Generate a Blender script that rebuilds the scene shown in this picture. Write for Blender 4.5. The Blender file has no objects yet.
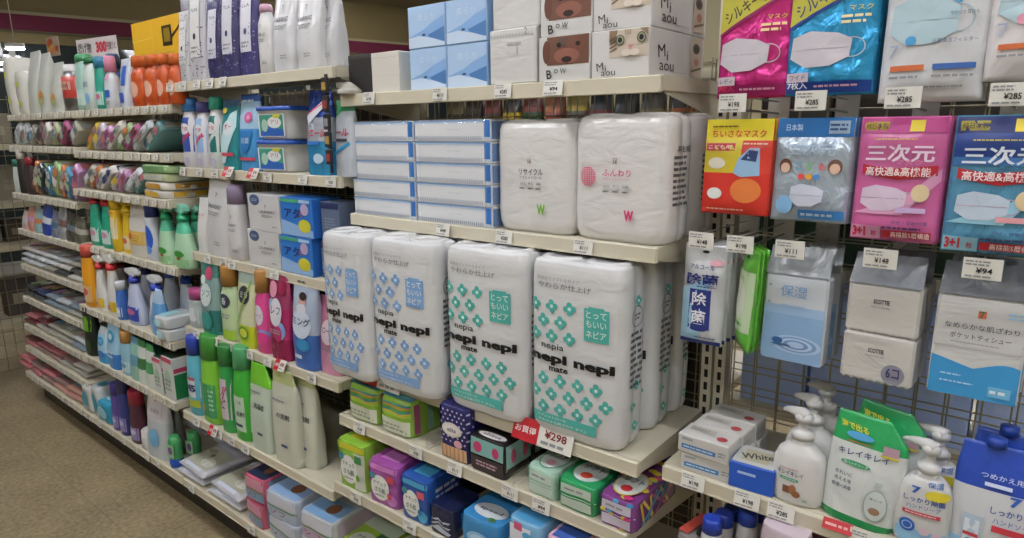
import bpy, math, random
from mathutils import Vector, Matrix, noise
C = bpy.context.scene.collection
PI = math.pi
# ---------------------------------------------------------------- camera
YAW, PIT, ROL, FOC = math.radians(38.772), math.radians(12.204), math.radians(-0.570), 649.6
CAM = Vector((0.5235, -1.3553, 1.42))
_f = Vector((-math.sin(YAW)*math.cos(PIT), math.cos(YAW)*math.cos(PIT), -math.sin(PIT)))
_r = Vector((math.cos(YAW), math.sin(YAW), 0)); _u = _r.cross(_f)
_r2 = _r*math.cos(ROL) + _u*math.sin(ROL); _u2 = -_r*math.sin(ROL) + _u*math.cos(ROL)
cd = bpy.data.cameras.new('camera'); cam = bpy.data.objects.new('camera', cd); C.objects.link(cam)
cam.matrix_world = Matrix((( _r2.x, _u2.x, -_f.x, CAM.x), (_r2.y, _u2.y, -_f.y, CAM.y), (_r2.z, _u2.z, -_f.z, CAM.z), (0,0,0,1)))
cd.sensor_width = 36; cd.lens = FOC*36/1024; cd.clip_start = .02
bpy.context.scene.camera = cam
def ray(u, v): return _f + _r2*((u-512)/FOC) - _u2*((v-269)/FOC)
def at_y(u, v, Y):
    d = ray(u, v); return CAM + d*((Y-CAM.y)/d.y)
def at_z(u, v, Z):
    d = ray(u, v); return CAM + d*((Z-CAM.z)/d.z)
def on_edge(u, Y, Z):                  # X where the shelf line (Y, Z) is seen in column u
    a, b = -9., 1.2
    def cu(X):
        d = Vector((X, Y, Z))-CAM; return 512+FOC*d.dot(_r2)/d.dot(_f)
    for _ in range(40):
        m = (a+b)/2
        if cu(m) < u: a = m
        else: b = m
    return (a+b)/2
# ---------------------------------------------------------------- materials
def lin(h):
    h = h.lstrip('#'); o = []
    for i in (0, 2, 4):
        c = int(h[i:i+2], 16)/255.; o.append(c/12.92 if c <= .04045 else ((c+.055)/1.055)**2.4)
    return (*o, 1)
_mats = {}
def mat(col, kind='gloss'):
    k = (col, kind)
    if k in _mats: return _mats[k]
    m = bpy.data.materials.new(kind+'_'+col.strip('#')); m.use_nodes = True
    nt = m.node_tree; b = nt.nodes['Principled BSDF']; b.inputs['Base Color'].default_value = lin(col)
    rough = dict(matte=.75, gloss=.35, card=.5, ink=.45, film=.22, pouch=.3, foil=.24, metal=.35, clear=.08, paint=.45, glass=.05)[kind]
    b.inputs['Roughness'].default_value = rough
    if kind in ('film', 'pouch', 'foil'):
        tc = nt.nodes.new('ShaderNodeTexCoord'); n1 = nt.nodes.new('ShaderNodeTexNoise'); bp = nt.nodes.new('ShaderNodeBump')
        mp = nt.nodes.new('ShaderNodeMapping'); mp.inputs['Scale'].default_value = (1, 1, .55) if kind != 'film' else (.6, .6, 1.3)
        n1.inputs['Scale'].default_value = {'film': 22, 'pouch': 26, 'foil': 30}[kind]; n1.inputs['Detail'].default_value = 3; n1.inputs['Distortion'].default_value = .6
        nt.links.new(tc.outputs['Object'], mp.inputs[0]); nt.links.new(mp.outputs[0], n1.inputs['Vector'])
        nt.links.new(n1.outputs[0], bp.inputs['Height']); bp.inputs['Strength'].default_value = {'film': .28, 'pouch': .4, 'foil': .8}[kind]; bp.inputs['Distance'].default_value = .012
        nt.links.new(bp.outputs[0], b.inputs['Normal'])
        if kind == 'foil': b.inputs['Metallic'].default_value = .45
        b.inputs['Coat Weight'].default_value = .3; b.inputs['Coat Roughness'].default_value = .12
    if kind == 'metal': b.inputs['Metallic'].default_value = .9
    if kind == 'clear':
        b.inputs['Alpha'].default_value = .16; b.inputs['Specular IOR Level'].default_value = .9
    _mats[k] = m; return m
def emis(col, s):
    m = bpy.data.materials.new('lamp_glow'); m.use_nodes = True; b = m.node_tree.nodes['Principled BSDF']
    b.inputs['Base Color'].default_value = lin(col); b.inputs['Emission Color'].default_value = lin(col); b.inputs['Emission Strength'].default_value = s
    return m
# ---------------------------------------------------------------- mesh builder
class M:
    def __init__(s): s.v = []; s.f = []; s.m = []; s.sm = []; s.mats = []
    def mi(s, m):
        if isinstance(m, str): m = mat(m)
        if isinstance(m, tuple): m = mat(*m)
        if m not in s.mats: s.mats.append(m)
        return s.mats.index(m)
    def add(s, vs, fs, m, smooth=False):
        o = len(s.v); s.v += [tuple(v) for v in vs]; k = s.mi(m)
        for f in fs: s.f.append([o+i for i in f]); s.m.append(k); s.sm.append(smooth)
    def box(s, x0, x1, y0, y1, z0, z1, m, r=0.0, mtx=None):
        if r <= 0:
            vs = [(x, y, z) for x in (x0, x1) for y in (y0, y1) for z in (z0, z1)]
            fs = [(0,1,3,2), (4,6,7,5), (0,4,5,1), (2,3,7,6), (0,2,6,4), (1,5,7,3)]
        else:                              # chamfered box
            vs = []; idx = {}
            for i, x in enumerate((x0, x1)):
                for j, y in enumerate((y0, y1)):
                    for k, z in enumerate((z0, z1)):
                        sx, sy, sz = r*(1-2*i), r*(1-2*j), r*(1-2*k)
                        for a, p in enumerate(((x, y+sy, z+sz), (x+sx, y, z+sz), (x+sx, y+sy, z))):
                            idx[i, j, k, a] = len(vs); vs.append(p)
            I = lambda i, j, k, a: idx[i, j, k, a]
            fs = []
            for i in (0, 1):
                q = [I(i,0,0,0), I(i,1,0,0), I(i,1,1,0), I(i,0,1,0)]; fs.append(q if i else q[::-1])
                q = [I(0,i,0,1), I(1,i,0,1), I(1,i,1,1), I(0,i,1,1)]; fs.append(q[::-1] if i else q)
                q = [I(0,0,i,2), I(1,0,i,2), I(1,1,i,2), I(0,1,i,2)]; fs.append(q if i else q[::-1])
            for a in (0, 1):
                for b in (0, 1):
                    fs.append([I(0,a,b,1), I(1,a,b,1), I(1,a,b,2), I(0,a,b,2)])
                    fs.append([I(a,0,b,0), I(a,1,b,0), I(a,1,b,2), I(a,0,b,2)])
                    fs.append([I(a,b,0,0), I(a,b,1,0), I(a,b,1,1), I(a,b,0,1)])
                    for c in (0, 1): fs.append([I(a,b,c,0), I(a,b,c,1), I(a,b,c,2)])
        if mtx: vs = [mtx @ Vector(p) for p in vs]
        s.add(vs, fs, m)
    def tube(s, pts, r, m, n=8, cap=True):
        pts = [Vector(p) for p in pts]; vs = []; fs = []
        rr = r if isinstance(r, (list, tuple)) else [r]*len(pts)
        for i, p in enumerate(pts):
            t = (pts[min(i+1, len(pts)-1)]-pts[max(i-1, 0)]).normalized()
            a = t.orthogonal().normalized() if abs(t.z) > .99 or abs(t.z) < .0 else t.cross(Vector((0,0,1))).normalized()
            b = t.cross(a)
            for k in range(n):
                w = 2*PI*k/n; vs.append(p+(a*math.cos(w)+b*math.sin(w))*rr[i])
        for i in range(len(pts)-1):
            for k in range(n): fs.append((i*n+k, i*n+(k+1) % n, (i+1)*n+(k+1) % n, (i+1)*n+k))
        if cap: fs.append(list(range(n))[::-1]); fs.append([(len(pts)-1)*n+k for k in range(n)])
        s.add(vs, fs, m, True)
    def prism(s, poly, y0, y1, m, axis='y'):
        n = len(poly); vs = []
        for y in (y0, y1):
            for a, b in poly: vs.append((a, y, b) if axis == 'y' else ((y, a, b) if axis == 'x' else (a, b, y)))
        fs = [list(range(n)), list(range(n, 2*n))[::-1]]+[(i, (i+1) % n, n+(i+1) % n, n+i) for i in range(n)]
        s.add(vs, fs, m)
    def mesh(s, name):
        me = bpy.data.meshes.new(name); me.from_pydata(s.v, [], s.f)
        for m in s.mats: me.materials.append(m)
        me.polygons.foreach_set('material_index', s.m); me.polygons.foreach_set('use_smooth', s.sm)
        me.update(); return me
# closed lofted body: levels (z, rx, ry, material or None, y-offset); n = superellipse exponent
class Loft:
    def __init__(s, m, levels, n=2.0, seg=28, cx=0, cy=0, groove=0, sub=1, cap=True, bump=0, seed=0, base=None, smooth=True):
        L = []; cur = base
        for l in levels:
            z, rx, ry = l[:3]
            if len(l) > 3 and l[3] is not None: cur = l[3]
            L.append((z, rx, ry, cur, l[4] if len(l) > 4 else 0, l[5] if len(l) > 5 else 0))
        s.L = L; s.n = n; s.cx = cx; s.cy = cy; s.groove = groove; s.bump = bump; s.seed = seed
        rows = []
        for i in range(len(L)-1):
            for k in range(sub):
                t = k/sub; rows.append(tuple(L[i][j]*(1-t)+L[i+1][j]*t if j != 3 else L[i][3] for j in range(6)))
        rows.append(L[-1])
        vs = []
        for (z, rx, ry, mm, oy, ox) in rows:
            for k in range(seg):
                a = 2*PI*(k+.5)/seg; c, d = math.cos(a), math.sin(a)
                q0 = (abs(c)**n+abs(d)**n)**(-1/n); x = rx*c*q0; y = ry*d*q0
                if groove:
                    y *= 1-groove*math.exp(-(x/(.16*max(rx, 1e-4)))**2); x *= 1-groove*math.exp(-(y/(.16*max(ry, 1e-4)))**2)
                if bump:
                    q = 1+bump*noise.noise(Vector((x*28+seed, y*28, z*22))); x *= q; y *= q
                vs.append((cx+x+ox, cy+y+oy, z))
        o = len(m.v); m.v += vs
        for i in range(len(rows)-1):
            k0 = m.mi(rows[i][3])
            for k in range(seg):
                m.f.append([o+i*seg+k, o+i*seg+(k+1) % seg, o+(i+1)*seg+(k+1) % seg, o+(i+1)*seg+k]); m.m.append(k0); m.sm.append(smooth)
        if cap:
            m.f.append([o+k for k in range(seg)][::-1]); m.m.append(m.mi(rows[0][3])); m.sm.append(False)
            e = o+(len(rows)-1)*seg; m.f.append([e+k for k in range(seg)]); m.m.append(m.mi(rows[-1][3])); m.sm.append(False)
    def r(s, z):
        L = s.L
        if z <= L[0][0]: return L[0][1], L[0][2], L[0][4], L[0][5]
        for a, b in zip(L, L[1:]):
            if z <= b[0]:
                t = (z-a[0])/max(b[0]-a[0], 1e-9); return tuple(a[j]*(1-t)+b[j]*t for j in (1, 2, 4, 5))
        return L[-1][1], L[-1][2], L[-1][4], L[-1][5]
    def front(s, x, z, e):
        rx, ry, oy, ox = s.r(z); xx = max(-.985*rx, min(.985*rx, x)); q = (1-abs(xx/rx)**s.n)**(1/s.n)
        y = ry*q
        if s.groove: y *= 1-s.groove*math.exp(-(xx/(.16*rx))**2)
        if s.bump: y *= 1+s.bump*noise.noise(Vector((xx*28+s.seed, -y*28, z*22)))
        return Vector((s.cx+ox+xx, s.cy+oy-y-e-s.bump*.012, z))
    def side(s, y, z, e):
        rx, ry, oy, ox = s.r(z); yy = max(-.985*ry, min(.985*ry, y)); x = rx*(1-abs(yy/ry)**s.n)**(1/s.n)
        if s.groove: x *= 1-s.groove*math.exp(-(yy/(.16*ry))**2)
        return Vector((s.cx+ox+x+e, s.cy+oy+yy, z))
# flat faces of a box as printing surfaces
def face_front(y): return lambda s, t, e: Vector((s, y-e, t))
def face_side(x): return lambda s, t, e: Vector((x+e, s, t))
def face_left(x): return lambda s, t, e: Vector((x-e, -s, t))
def face_top(z): return lambda s, t, e: Vector((s, t, z+e))
_txt = {}
def text_mesh(body, bold):
    k = (body, bold)
    if k in _txt: return _txt[k]
    if any(ord(c_) > 0x3000 for c_ in body): bold *= .45
    cu = bpy.data.curves.new('lettering', 'FONT'); cu.body = body; cu.size = 1; cu.resolution_u = 2; cu.offset = bold
    cu.align_x = 'LEFT'
    o = bpy.data.objects.new('lettering', cu); C.objects.link(o)
    dg = bpy.context.evaluated_depsgraph_get(); me = bpy.data.meshes.new_from_object(o.evaluated_get(dg))
    vs = [(v.co.x, v.co.y) for v in me.vertices]; fs = [tuple(p.vertices) for p in me.polygons]
    bpy.data.objects.remove(o); bpy.data.curves.remove(cu); bpy.data.meshes.remove(me)
    if vs:
        x0 = min(v[0] for v in vs); y0 = min(v[1] for v in vs); vs = [(a-x0, b-y0) for a, b in vs]
    w = max((v[0] for v in vs), default=1); h = max((v[1] for v in vs), default=1)
    _txt[k] = (vs, fs, w, h); return _txt[k]
class Ink:                                 # flat printing laid on a surface S(s, t, lift)
    def __init__(s, m, S, lift=.0006, grid=.012): s.m = m; s.S = S; s.e = lift; s.g = grid; s.k = 0; s.step = .00022
    def _lift(s): s.k += 1; return s.e+s.k*s.step
    def rect(s, a0, b0, a1, b1, c):
        e = s._lift(); na = max(1, int(abs(a1-a0)/s.g)); nb = max(1, int(abs(b1-b0)/s.g))
        vs = [s.S(a0+(a1-a0)*i/na, b0+(b1-b0)*j/nb, e) for j in range(nb+1) for i in range(na+1)]
        s.m.add(vs, [(j*(na+1)+i, j*(na+1)+i+1, (j+1)*(na+1)+i+1, (j+1)*(na+1)+i) for j in range(nb) for i in range(na)], c, True)
    def poly(s, pts, c):
        e = s._lift(); cx = sum(p[0] for p in pts)/len(pts); cy = sum(p[1] for p in pts)/len(pts); n = len(pts); R = max(math.hypot(a-cx, b-cy) for a, b in pts)
        q = max(1, min(8, int(R/s.g))); vs = []; fs = []
        for i in range(n):
            (ax, ay), (bx, by) = pts[i], pts[(i+1) % n]; idx = {}
            for u in range(q+1):
                for v in range(q+1-u):
                    idx[u, v] = len(vs); vs.append(s.S(cx+(ax-cx)*u/q+(bx-cx)*v/q, cy+(ay-cy)*u/q+(by-cy)*v/q, e))
            for u in range(q):
                for v in range(q-u):
                    fs.append((idx[u, v], idx[u+1, v], idx[u, v+1]))
                    if u+v < q-1: fs.append((idx[u+1, v], idx[u+1, v+1], idx[u, v+1]))
        s.m.add(vs, fs, c, True)
    def ell(s, cx, cy, ra, rb, c, n=20, rot=0):
        e = s._lift(); vs = [s.S(cx, cy, e)]; cr, sr = math.cos(rot), math.sin(rot)
        nr = 2 if max(ra, rb) < .02 else 4; fs = []
        for q in [k_/nr for k_ in range(1, nr+1)]:
            for i in range(n):
                a = 2*PI*i/n; x = ra*q*math.cos(a); y = rb*q*math.sin(a); vs.append(s.S(cx+x*cr-y*sr, cy+x*sr+y*cr, e))
        fs = [(0, i+1, (i+1) % n+1) for i in range(n)]+[(k_*n+i+1, (k_+1)*n+i+1, (k_+1)*n+(i+1) % n+1, k_*n+(i+1) % n+1) for k_ in range(nr-1) for i in range(n)]
        s.m.add(vs, fs, c, True)
    def ring(s, cx, cy, ra, rb, w, c, n=24):
        e = s._lift(); vs = []
        for q in (0, 1):
            for i in range(n):
                a = 2*PI*i/n; vs.append(s.S(cx+(ra-w*q)*math.cos(a), cy+(rb-w*q)*math.sin(a), e))
        s.m.add(vs, [(i, (i+1) % n, n+(i+1) % n, n+i) for i in range(n)], c, True)
    def line(s, a0, b0, a1, b1, w, c):
        d = Vector((a1-a0, b1-b0)); p = Vector((-d.y, d.x)).normalized()*w/2
        s.poly([(a0-p.x, b0-p.y), (a1-p.x, b1-p.y), (a1+p.x, b1+p.y), (a0+p.x, b0+p.y)], c)
    def text(s, body, cx, cy, h, c, w=None, bold=.02, rot=0, vert=False):     # centred, h = glyph height
        if vert:
            for i, ch in enumerate(body): s.text(ch, cx, cy-(i-(len(body)-1)/2)*h*1.15, h, c, w, bold)
            return
        vs, fs, W, H = text_mesh(body, bold)
        k = h/H; kx = k if w is None else w/W
        e = s._lift(); cr, sr = math.cos(rot), math.sin(rot); out = []
        for a, b in vs:
            x = (a-W/2)*kx; y = (b-H/2)*k; out.append(s.S(cx+x*cr-y*sr, cy+x*sr+y*cr, e))
        s.m.add(out, fs, c)
    def fine(s, a0, b0, a1, b1, n, c, seed=0):                # rows of print too small to read
        R = random.Random(seed); hh = (b1-b0)/n
        for i in range(n):
            x = a0; y = b1-(i+.75)*hh; end = a0+(a1-a0)*R.uniform(.75, 1)
            while x < end:
                w = R.uniform(.6, 2.2)*hh; x2 = min(x+w, end); s.rect(x, y, x2, y+hh*.5, c); s.k -= 1; x = x2+hh*.3
        s.k += 1
    def flower(s, cx, cy, r, c, ctr):
        for k in range(4):
            a = PI/2*k+.1; s.ell(cx+r*.62*math.cos(a), cy+r*.62*math.sin(a), r*.46, r*.46, c, 10); s.k -= 1
        s.k += 1; s.ell(cx, cy, r*.30, r*.30, ctr, 8); s.k -= 2
# ---------------------------------------------------------------- things
_proto = {}
def proto(key, fn, *a):                    # fn returns list of (part name, M or mesh, parent part index or None, label)
    if key not in _proto:
        out = []
        for p in fn(*a):
            p = tuple(p)+(None,)*(4-len(p)); me = p[1].mesh(p[0]) if isinstance(p[1], M) else p[1]; out.append((p[0], me, p[2], p[3]))
        _proto[key] = out
    return _proto[key]
def place(name, parts, loc, label, cat, group=None, rot=(0,0,0), sc=(1,1,1), kind=None):
    if len(parts) == 1:
        root = bpy.data.objects.new(name, parts[0][1]); C.objects.link(root)
    else:
        root = bpy.data.objects.new(name, None); C.objects.link(root); root.empty_display_size = .02
    root.location = loc; root.rotation_euler = rot; root.scale = sc
    if len(parts) > 1:
        made = []
        for (pn, me, par, lb) in parts:
            o = bpy.data.objects.new(pn, me); C.objects.link(o); o.parent = root if par is None else made[par]
            if lb: o['label'] = lb
            made.append(o)
    if kind: root['kind'] = kind
    if label: root['label'] = label; root['category'] = cat
    if group: root['group'] = group
    return root
def struct(name, m, loc=(0,0,0), rot=(0,0,0)):
    o = bpy.data.objects.new(name, m.mesh(name) if isinstance(m, M) else m); C.objects.link(o); o.location = loc; o.rotation_euler = rot
    o['kind'] = 'structure'; return o
K = '#111315'; W = '#e9e9e6'; WF = ('#dcdcd8', 'film'); GR = '#8b8d90'
# ================================================================ the room
def floor_mat():
    m = bpy.data.materials.new('vinyl_floor'); m.use_nodes = True; nt = m.node_tree; b = nt.nodes['Principled BSDF']
    tc = nt.nodes.new('ShaderNodeTexCoord'); n = nt.nodes.new('ShaderNodeTexNoise'); n2 = nt.nodes.new('ShaderNodeTexNoise'); r = nt.nodes.new('ShaderNodeValToRGB')
    n.inputs['Scale'].default_value = 60; n.inputs['Detail'].default_value = 4; n2.inputs['Scale'].default_value = 5
    mx = nt.nodes.new('ShaderNodeMix'); mx.inputs[0].default_value = .3
    nt.links.new(tc.outputs['Object'], n.inputs['Vector']); nt.links.new(tc.outputs['Object'], n2.inputs['Vector'])
    nt.links.new(n.outputs[0], mx.inputs[2]); nt.links.new(n2.outputs[0], mx.inputs[3]); nt.links.new(mx.outputs[0], r.inputs[0])
    r.color_ramp.elements[0].position = .36; r.color_ramp.elements[0].color = lin('#7a6d54'); r.color_ramp.elements[1].position = .64; r.color_ramp.elements[1].color = lin('#a39474')
    br = nt.nodes.new('ShaderNodeTexBrick'); br.offset = 0; br.inputs['Scale'].default_value = 1; br.inputs['Brick Width'].default_value = .3; br.inputs['Row Height'].default_value = .3
    br.inputs['Mortar Size'].default_value = .0012; br.inputs['Mortar'].default_value = (.55,.55,.55,1); br.inputs['Color1'].default_value = (1,1,1,1); br.inputs['Color2'].default_value = (.97,.97,.97,1)
    nt.links.new(tc.outputs['Object'], br.inputs['Vector'])
    ml = nt.nodes.new('ShaderNodeMix'); ml.data_type = 'RGBA'; ml.blend_type = 'MULTIPLY'; ml.inputs[0].default_value = 1
    nt.links.new(r.outputs[0], ml.inputs[6]); nt.links.new(br.outputs[0], ml.inputs[7]); nt.links.new(ml.outputs[2], b.inputs['Base Color'])
    b.inputs['Roughness'].default_value = .42
    return m
m = M(); m.box(-9, 4, -3.6, 8, -.05, 0, floor_mat()); struct('floor', m)
ZC = 3.05
m = M(); m.box(-9, 4, -3.6, 8, ZC, ZC+.05, ('#8a8068', 'matte'))
for k in range(1, 22): m.box(-9+k*.6, -9+k*.6+.006, -3.6, 8, ZC-.002, ZC, ('#8d846e', 'matte'))
struct('ceiling', m)
# store front wall: built along its own line, P0 -> P1, turned about 13 degrees off the gondola's cross direction
def cam_pt(u, v, H):
    d = ray(u, v); return CAM+d*(H/d.z)
P0 = cam_pt(0, 13, 1.15); P1 = cam_pt(340, 40, 1.15)
dw = (P1-P0); dw.z = 0; ang = math.atan2(dw.y, dw.x); dn = dw.normalized()
O = Vector((P0.x, P0.y, 0))-dn*3.0                      # origin of the wall line
WL = 11.0
ZS1 = CAM.z+1.15; ZS0 = 2.42; ZB = 2.1
m = M(); m.box(0, WL, 0, .12, ZS0-.12, ZC, ('#71643f', 'matte'))
for k in range(1, 9): m.box(k*1.25, k*1.25+.008, -.002, 0, ZS1, ZC, ('#6f6342', 'matte'))
m.box(0, WL, -.03, 0, ZS1, ZS1+.03, ('#8f8868', 'matte')); m.box(0, WL, -.03, 0, ZS0-.02, ZS0, ('#565038', 'matte'))
struct('wall_left', m, O, (0, 0, ang))
m = M(); m.box(0, WL, -.025, 0, ZS0, ZS1, ('#5a0a2c', 'matte')); struct('trim_1', m, O, (0, 0, ang))
# glazed front below the fascia
m = M()
for k in range(8):
    x = k*1.5+.02; m.box(x, x+.05, 0, .1, 0, ZS0-.12, ('#9a9a92', 'paint'))
m.box(0, WL, 0, .1, 0, .12, ('#9a9a92', 'paint')); m.box(0, WL, 0, .1, .9, .95, ('#9a9a92', 'paint'))
m.box(0, WL, .04, .05, .12, ZS0-.12, mat('#2b3434', 'glass')); struct('window_1', m, O, (0, 0, ang))
m = M(); m.box(-6, 4, 5.4, 5.5, 0, ZC, ('#8f866a', 'matte')); struct('wall_back', m)
m = M(); m.box(3.4, 3.5, -3.6, 8, 0, ZC, ('#9a927c', 'matte')); struct('wall_right', m)
m = M(); m.box(-9, 4, -3.7, -3.6, 0, ZC, ('#a29a86', 'matte')); struct('wall_front', m)
# ceiling lights
def lamp_parts():
    a = M(); a.prism([(-.11, 0), (.11, 0), (.09, -.05), (-.09, -.05)], -.62, .62, ('#d8d8d0', 'paint'), 'y')
    b = M()
    for x in (-.045, .045): b.tube([(x, -.6, -.06), (x, .6, -.06)], .016, GLOW, 8)
    return [('housing', a), ('lamp_tube', b)]
GLOW = emis('#f8f8ff', 54)
spots = [(-4.4, -1.2), (-2.4, -1.1), (-.8, -1.0), (.8, -.9), (2.4, -.9), (-4, 1.8), (-2.4, 1.8), (-.8, 1.4), (.8, 1.4), (2.4, 1.4), (-5.6, 3.6), (-3.2, 3.6), (-.8, 3.6), (1.6, 3.6), (-2.4, -2.7), (-.2, -2.7), (2, -2.7)]
for i, (x, y) in enumerate(spots):
    place('ceiling_light', proto('lamp', lamp_parts), (x, y, ZC), 'twin tube fluorescent ceiling light over the store aisles', 'ceiling light', 'ceiling lights out of the picture', (0, 0, PI/2))
w = bpy.data.worlds.new('store_air'); bpy.context.scene.world = w; w.use_nodes = True
w.node_tree.nodes['Background'].inputs[0].default_value = (1, .96, .88, 1); w.node_tree.nodes['Background'].inputs[1].default_value = .06
vs = bpy.context.scene.view_settings; vs.view_transform = 'Standard'; vs.look = 'None'; vs.gamma = 1; vs.exposure = .02; vs.use_curve_mapping = False
# ================================================================ gondola shelving
SH = {  # bay, level: front Y, top Z, x0, x1
'3A': (-.285, 1.509), '3B': (-.277, 1.203), '3C': (-.322, .790), '3D': (-.357, .656), '3E': (-.390, .468), '3F': (-.420, .172),
'2A': (-.300, 1.580), '2B': (-.296, 1.300), '2C': (-.315, 1.012), '2D': (-.347, .740), '2E': (-.390, .430), '2F': (-.420, .172),
'1A': (-.310, 1.511), '1B': (-.325, 1.346), '1C': (-.350, 1.188), '1D': (-.350, .949), '1E': (-.393, .684), '1F': (-.410, .460), '1G': (-.420, .172),
'0A': (-.310, 1.511), '0B': (-.325, 1.360), '0C': (-.344, 1.124), '0D': (-.346, .936), '0E': (-.360, .752), '0F': (-.375, .580), '0G': (-.390, .430), '0H': (-.400, .310), '0I': (-.420, .172),
'4C': (-.292, .787), '4D': (-.360, .50), '4F': (-.42, .172)}
BX = {'0': (-3.6, -2.7), '1': (-2.7, -1.8), '2': (-1.8, -.9), '3': (-.9, 0.0), '4': (.03, .93)}
CREAM = ('#c9c3ae', 'paint')
def shelf_board(w, d, bottom):
    a = M(); t = .022
    a.box(0, w, -d+.012, -.014, -t*.5, 0, CREAM)
    for x in (0, w-.004): a.box(x, x+.004, -d+.012, -.012, -.026, -.011, CREAM)
    return a
def rail(w, d):
    a = M(); a.box(0, w, -d, -d+.012, -.030, 0, CREAM, .002); a.box(.002, w-.002, -d-.0015, -d, -.029, -.026, CREAM); return a
def bracket(w, d, s):
    a = M()
    for x in ((.004,) if s == 0 else (w-.007,)): a.prism([(-.01, -.012), (-d*.9, -.012), (-d*.9, -.03), (-.01, -.075)], x, x+.003, CREAM, 'x')
    return a
TAGC = ('#d9d8cf', 'card')
def tag_mesh(w=.044, h=.029, kind='plain', num='148'):
    a = M(); a.box(-w/2, w/2, -.0012, 0, -h/2, h/2, TAGC); p = Ink(a, face_front(-.0012), .0003)
    if kind == 'sale':
        p.rect(-w/2, -h/2, -w*.06, h/2, '#b3202c'); p.text('お買得', -w*.28, 0, h*.3, W, w*.36)
        p.text('¥'+num, w*.22, h*.08, h*.34, '#7a1d22', w*.36); p.fine(0, -h*.42, w*.46, -h*.16, 1, GR, 3)
    else:
        p.fine(-w*.44, h*.12, w*.2, h*.42, 2, GR, len(num)); p.text('¥'+num, w*.05, -h*.08, h*.28, K, w*.42); p.fine(-w*.42, -h*.44, w*.3, -h*.28, 1, GR, 5)
    return a
TAGS = {  # X positions along each shelf given as seen columns of the rail
'3A': (369, 440, 503, 553), '3B': (443, 504, 583), '3C': (), '3D': (360, 416, 455, 510, 541), '3E': (356, 410, 438, 470),
'2A': (170, 183, 197, 210, 223), '2B': (183, 200, 215, 230, 268, 303, 331), '2C': (190, 208, 224, 232, 258, 275),
'2D': (197, 215, 233, 250, 268, 312), '2E': (197, 219, 232, 246), '2F': (192, 252), '1G': (92, 100, 112, 124, 136, 148, 158)}
_tagm = {n: tag_mesh(num=n).mesh('price_tag') for n in ('148', '198', '285', '94', '111', '278')}
_tags = tag_mesh(.05, .034, 'sale', '298').mesh('price_tag'); _tagbig = tag_mesh(.155, .05, 'sale', '298').mesh('price_tag')
def child(name, me, parent, loc=(0,0,0), rot=(0,0,0), label=None):
    o = bpy.data.objects.new(name, me); C.objects.link(o); o.parent = parent; o.location = loc; o.rotation_euler = rot
    if label: o['label'] = label
    return o
LEVEL = {'3': 'in the toilet paper bay', '2': 'in the laundry bay left of the toilet paper', '1': 'in the cleaning spray bay further left', '0': 'in the far left bay', '4': 'in the right hand bay under the mask packets'}
ORD = ['topmost', 'second from top', 'third from top', 'fourth from top', 'fifth from top', 'sixth from top', 'seventh from top', 'eighth from top', 'lowest']
for k, (Y, Z) in SH.items():
    x0, x1 = BX[k[0]]; wd = x1-x0-.006; lv = 'ABCDEFGHI'.index(k[1])
    if k == '0A' : pass
    n = len([q for q in SH if q[0] == k[0]]); nm = 'lowest' if sorted(q for q in SH if q[0] == k[0])[-1] == k else ORD[sorted(q for q in SH if q[0] == k[0]).index(k)]
    root = place('shelf', [('board', shelf_board(wd, -Y, lv).mesh('board'), None, None), ('price_rail', rail(wd, -Y).mesh('price_rail'), None, None), ('bracket', bracket(wd, -Y, 0).mesh('bracket'), None, None), ('bracket', bracket(wd, -Y, 1).mesh('bracket'), None, None)],
                 (x0+.003, 0, Z), 'cream metal shelf, %s %s' % (nm, LEVEL[k[0]]), 'shelf', 'shelves of the long shelving unit')
    R = random.Random(k); rl_ = [o for o in root.children if o.name.startswith('price_rail')][0]
    if k in TAGS: xs = [on_edge(u, Y, Z)-x0 for u in TAGS[k]]
    elif k[0] in '01': xs = [.05+i*.075+R.uniform(-.008, .008) for i in range(12)]
    else: xs = []
    for i, x in enumerate(xs):
        sale = k in ('3D',) and False
        me = _tagm[R.choice(list(_tagm))]
        child('price_tag', me, rl_, (x, Y-.004, -.012 if k[0] in '01' else -.013), (R.uniform(-.25, -.05), 0, R.uniform(-.05, .05))).scale = (.8, 1, .8) if k[0] in '01' else (1, 1, 1)
    for u_ in {'2B': (231, 256), '2D': (283,), '2E': (216,)}.get(k, ()):
        child('price_tag', _tags, rl_, (on_edge(u_, Y, Z)-x0, Y-.012, -.004), (-.5, 0, .05), 'red and white sale tag')
def slot_upright(x, H=2.0):
    a = M(); a.box(x-.012, x+.012, -.012, .02, 0, H, CREAM)
    z = .12
    while z < H-.02: a.box(x-.004, x+.004, -.0127, -.012, z, z+.018, ('#17160f', 'matte')); z += .03
    return a
def mesh_panel(x0, x1, z0, z1, y):
    a = M(); r = .0017; c = ('#a8a28c', 'metal')
    x = x0
    while x <= x1+1e-4: a.tube([(x, y, z0), (x, y, z1)], r, c, 5, False); x += .05
    z = z0
    while z <= z1+1e-4: a.tube([(x0, y-.003, z), (x1, y-.003, z)], r, c, 5, False); z += .05
    return a
FR = {'0': 'far left', '1': 'spray bottle', '2': 'laundry', '3': 'toilet paper', '4': 'mask'}
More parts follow.
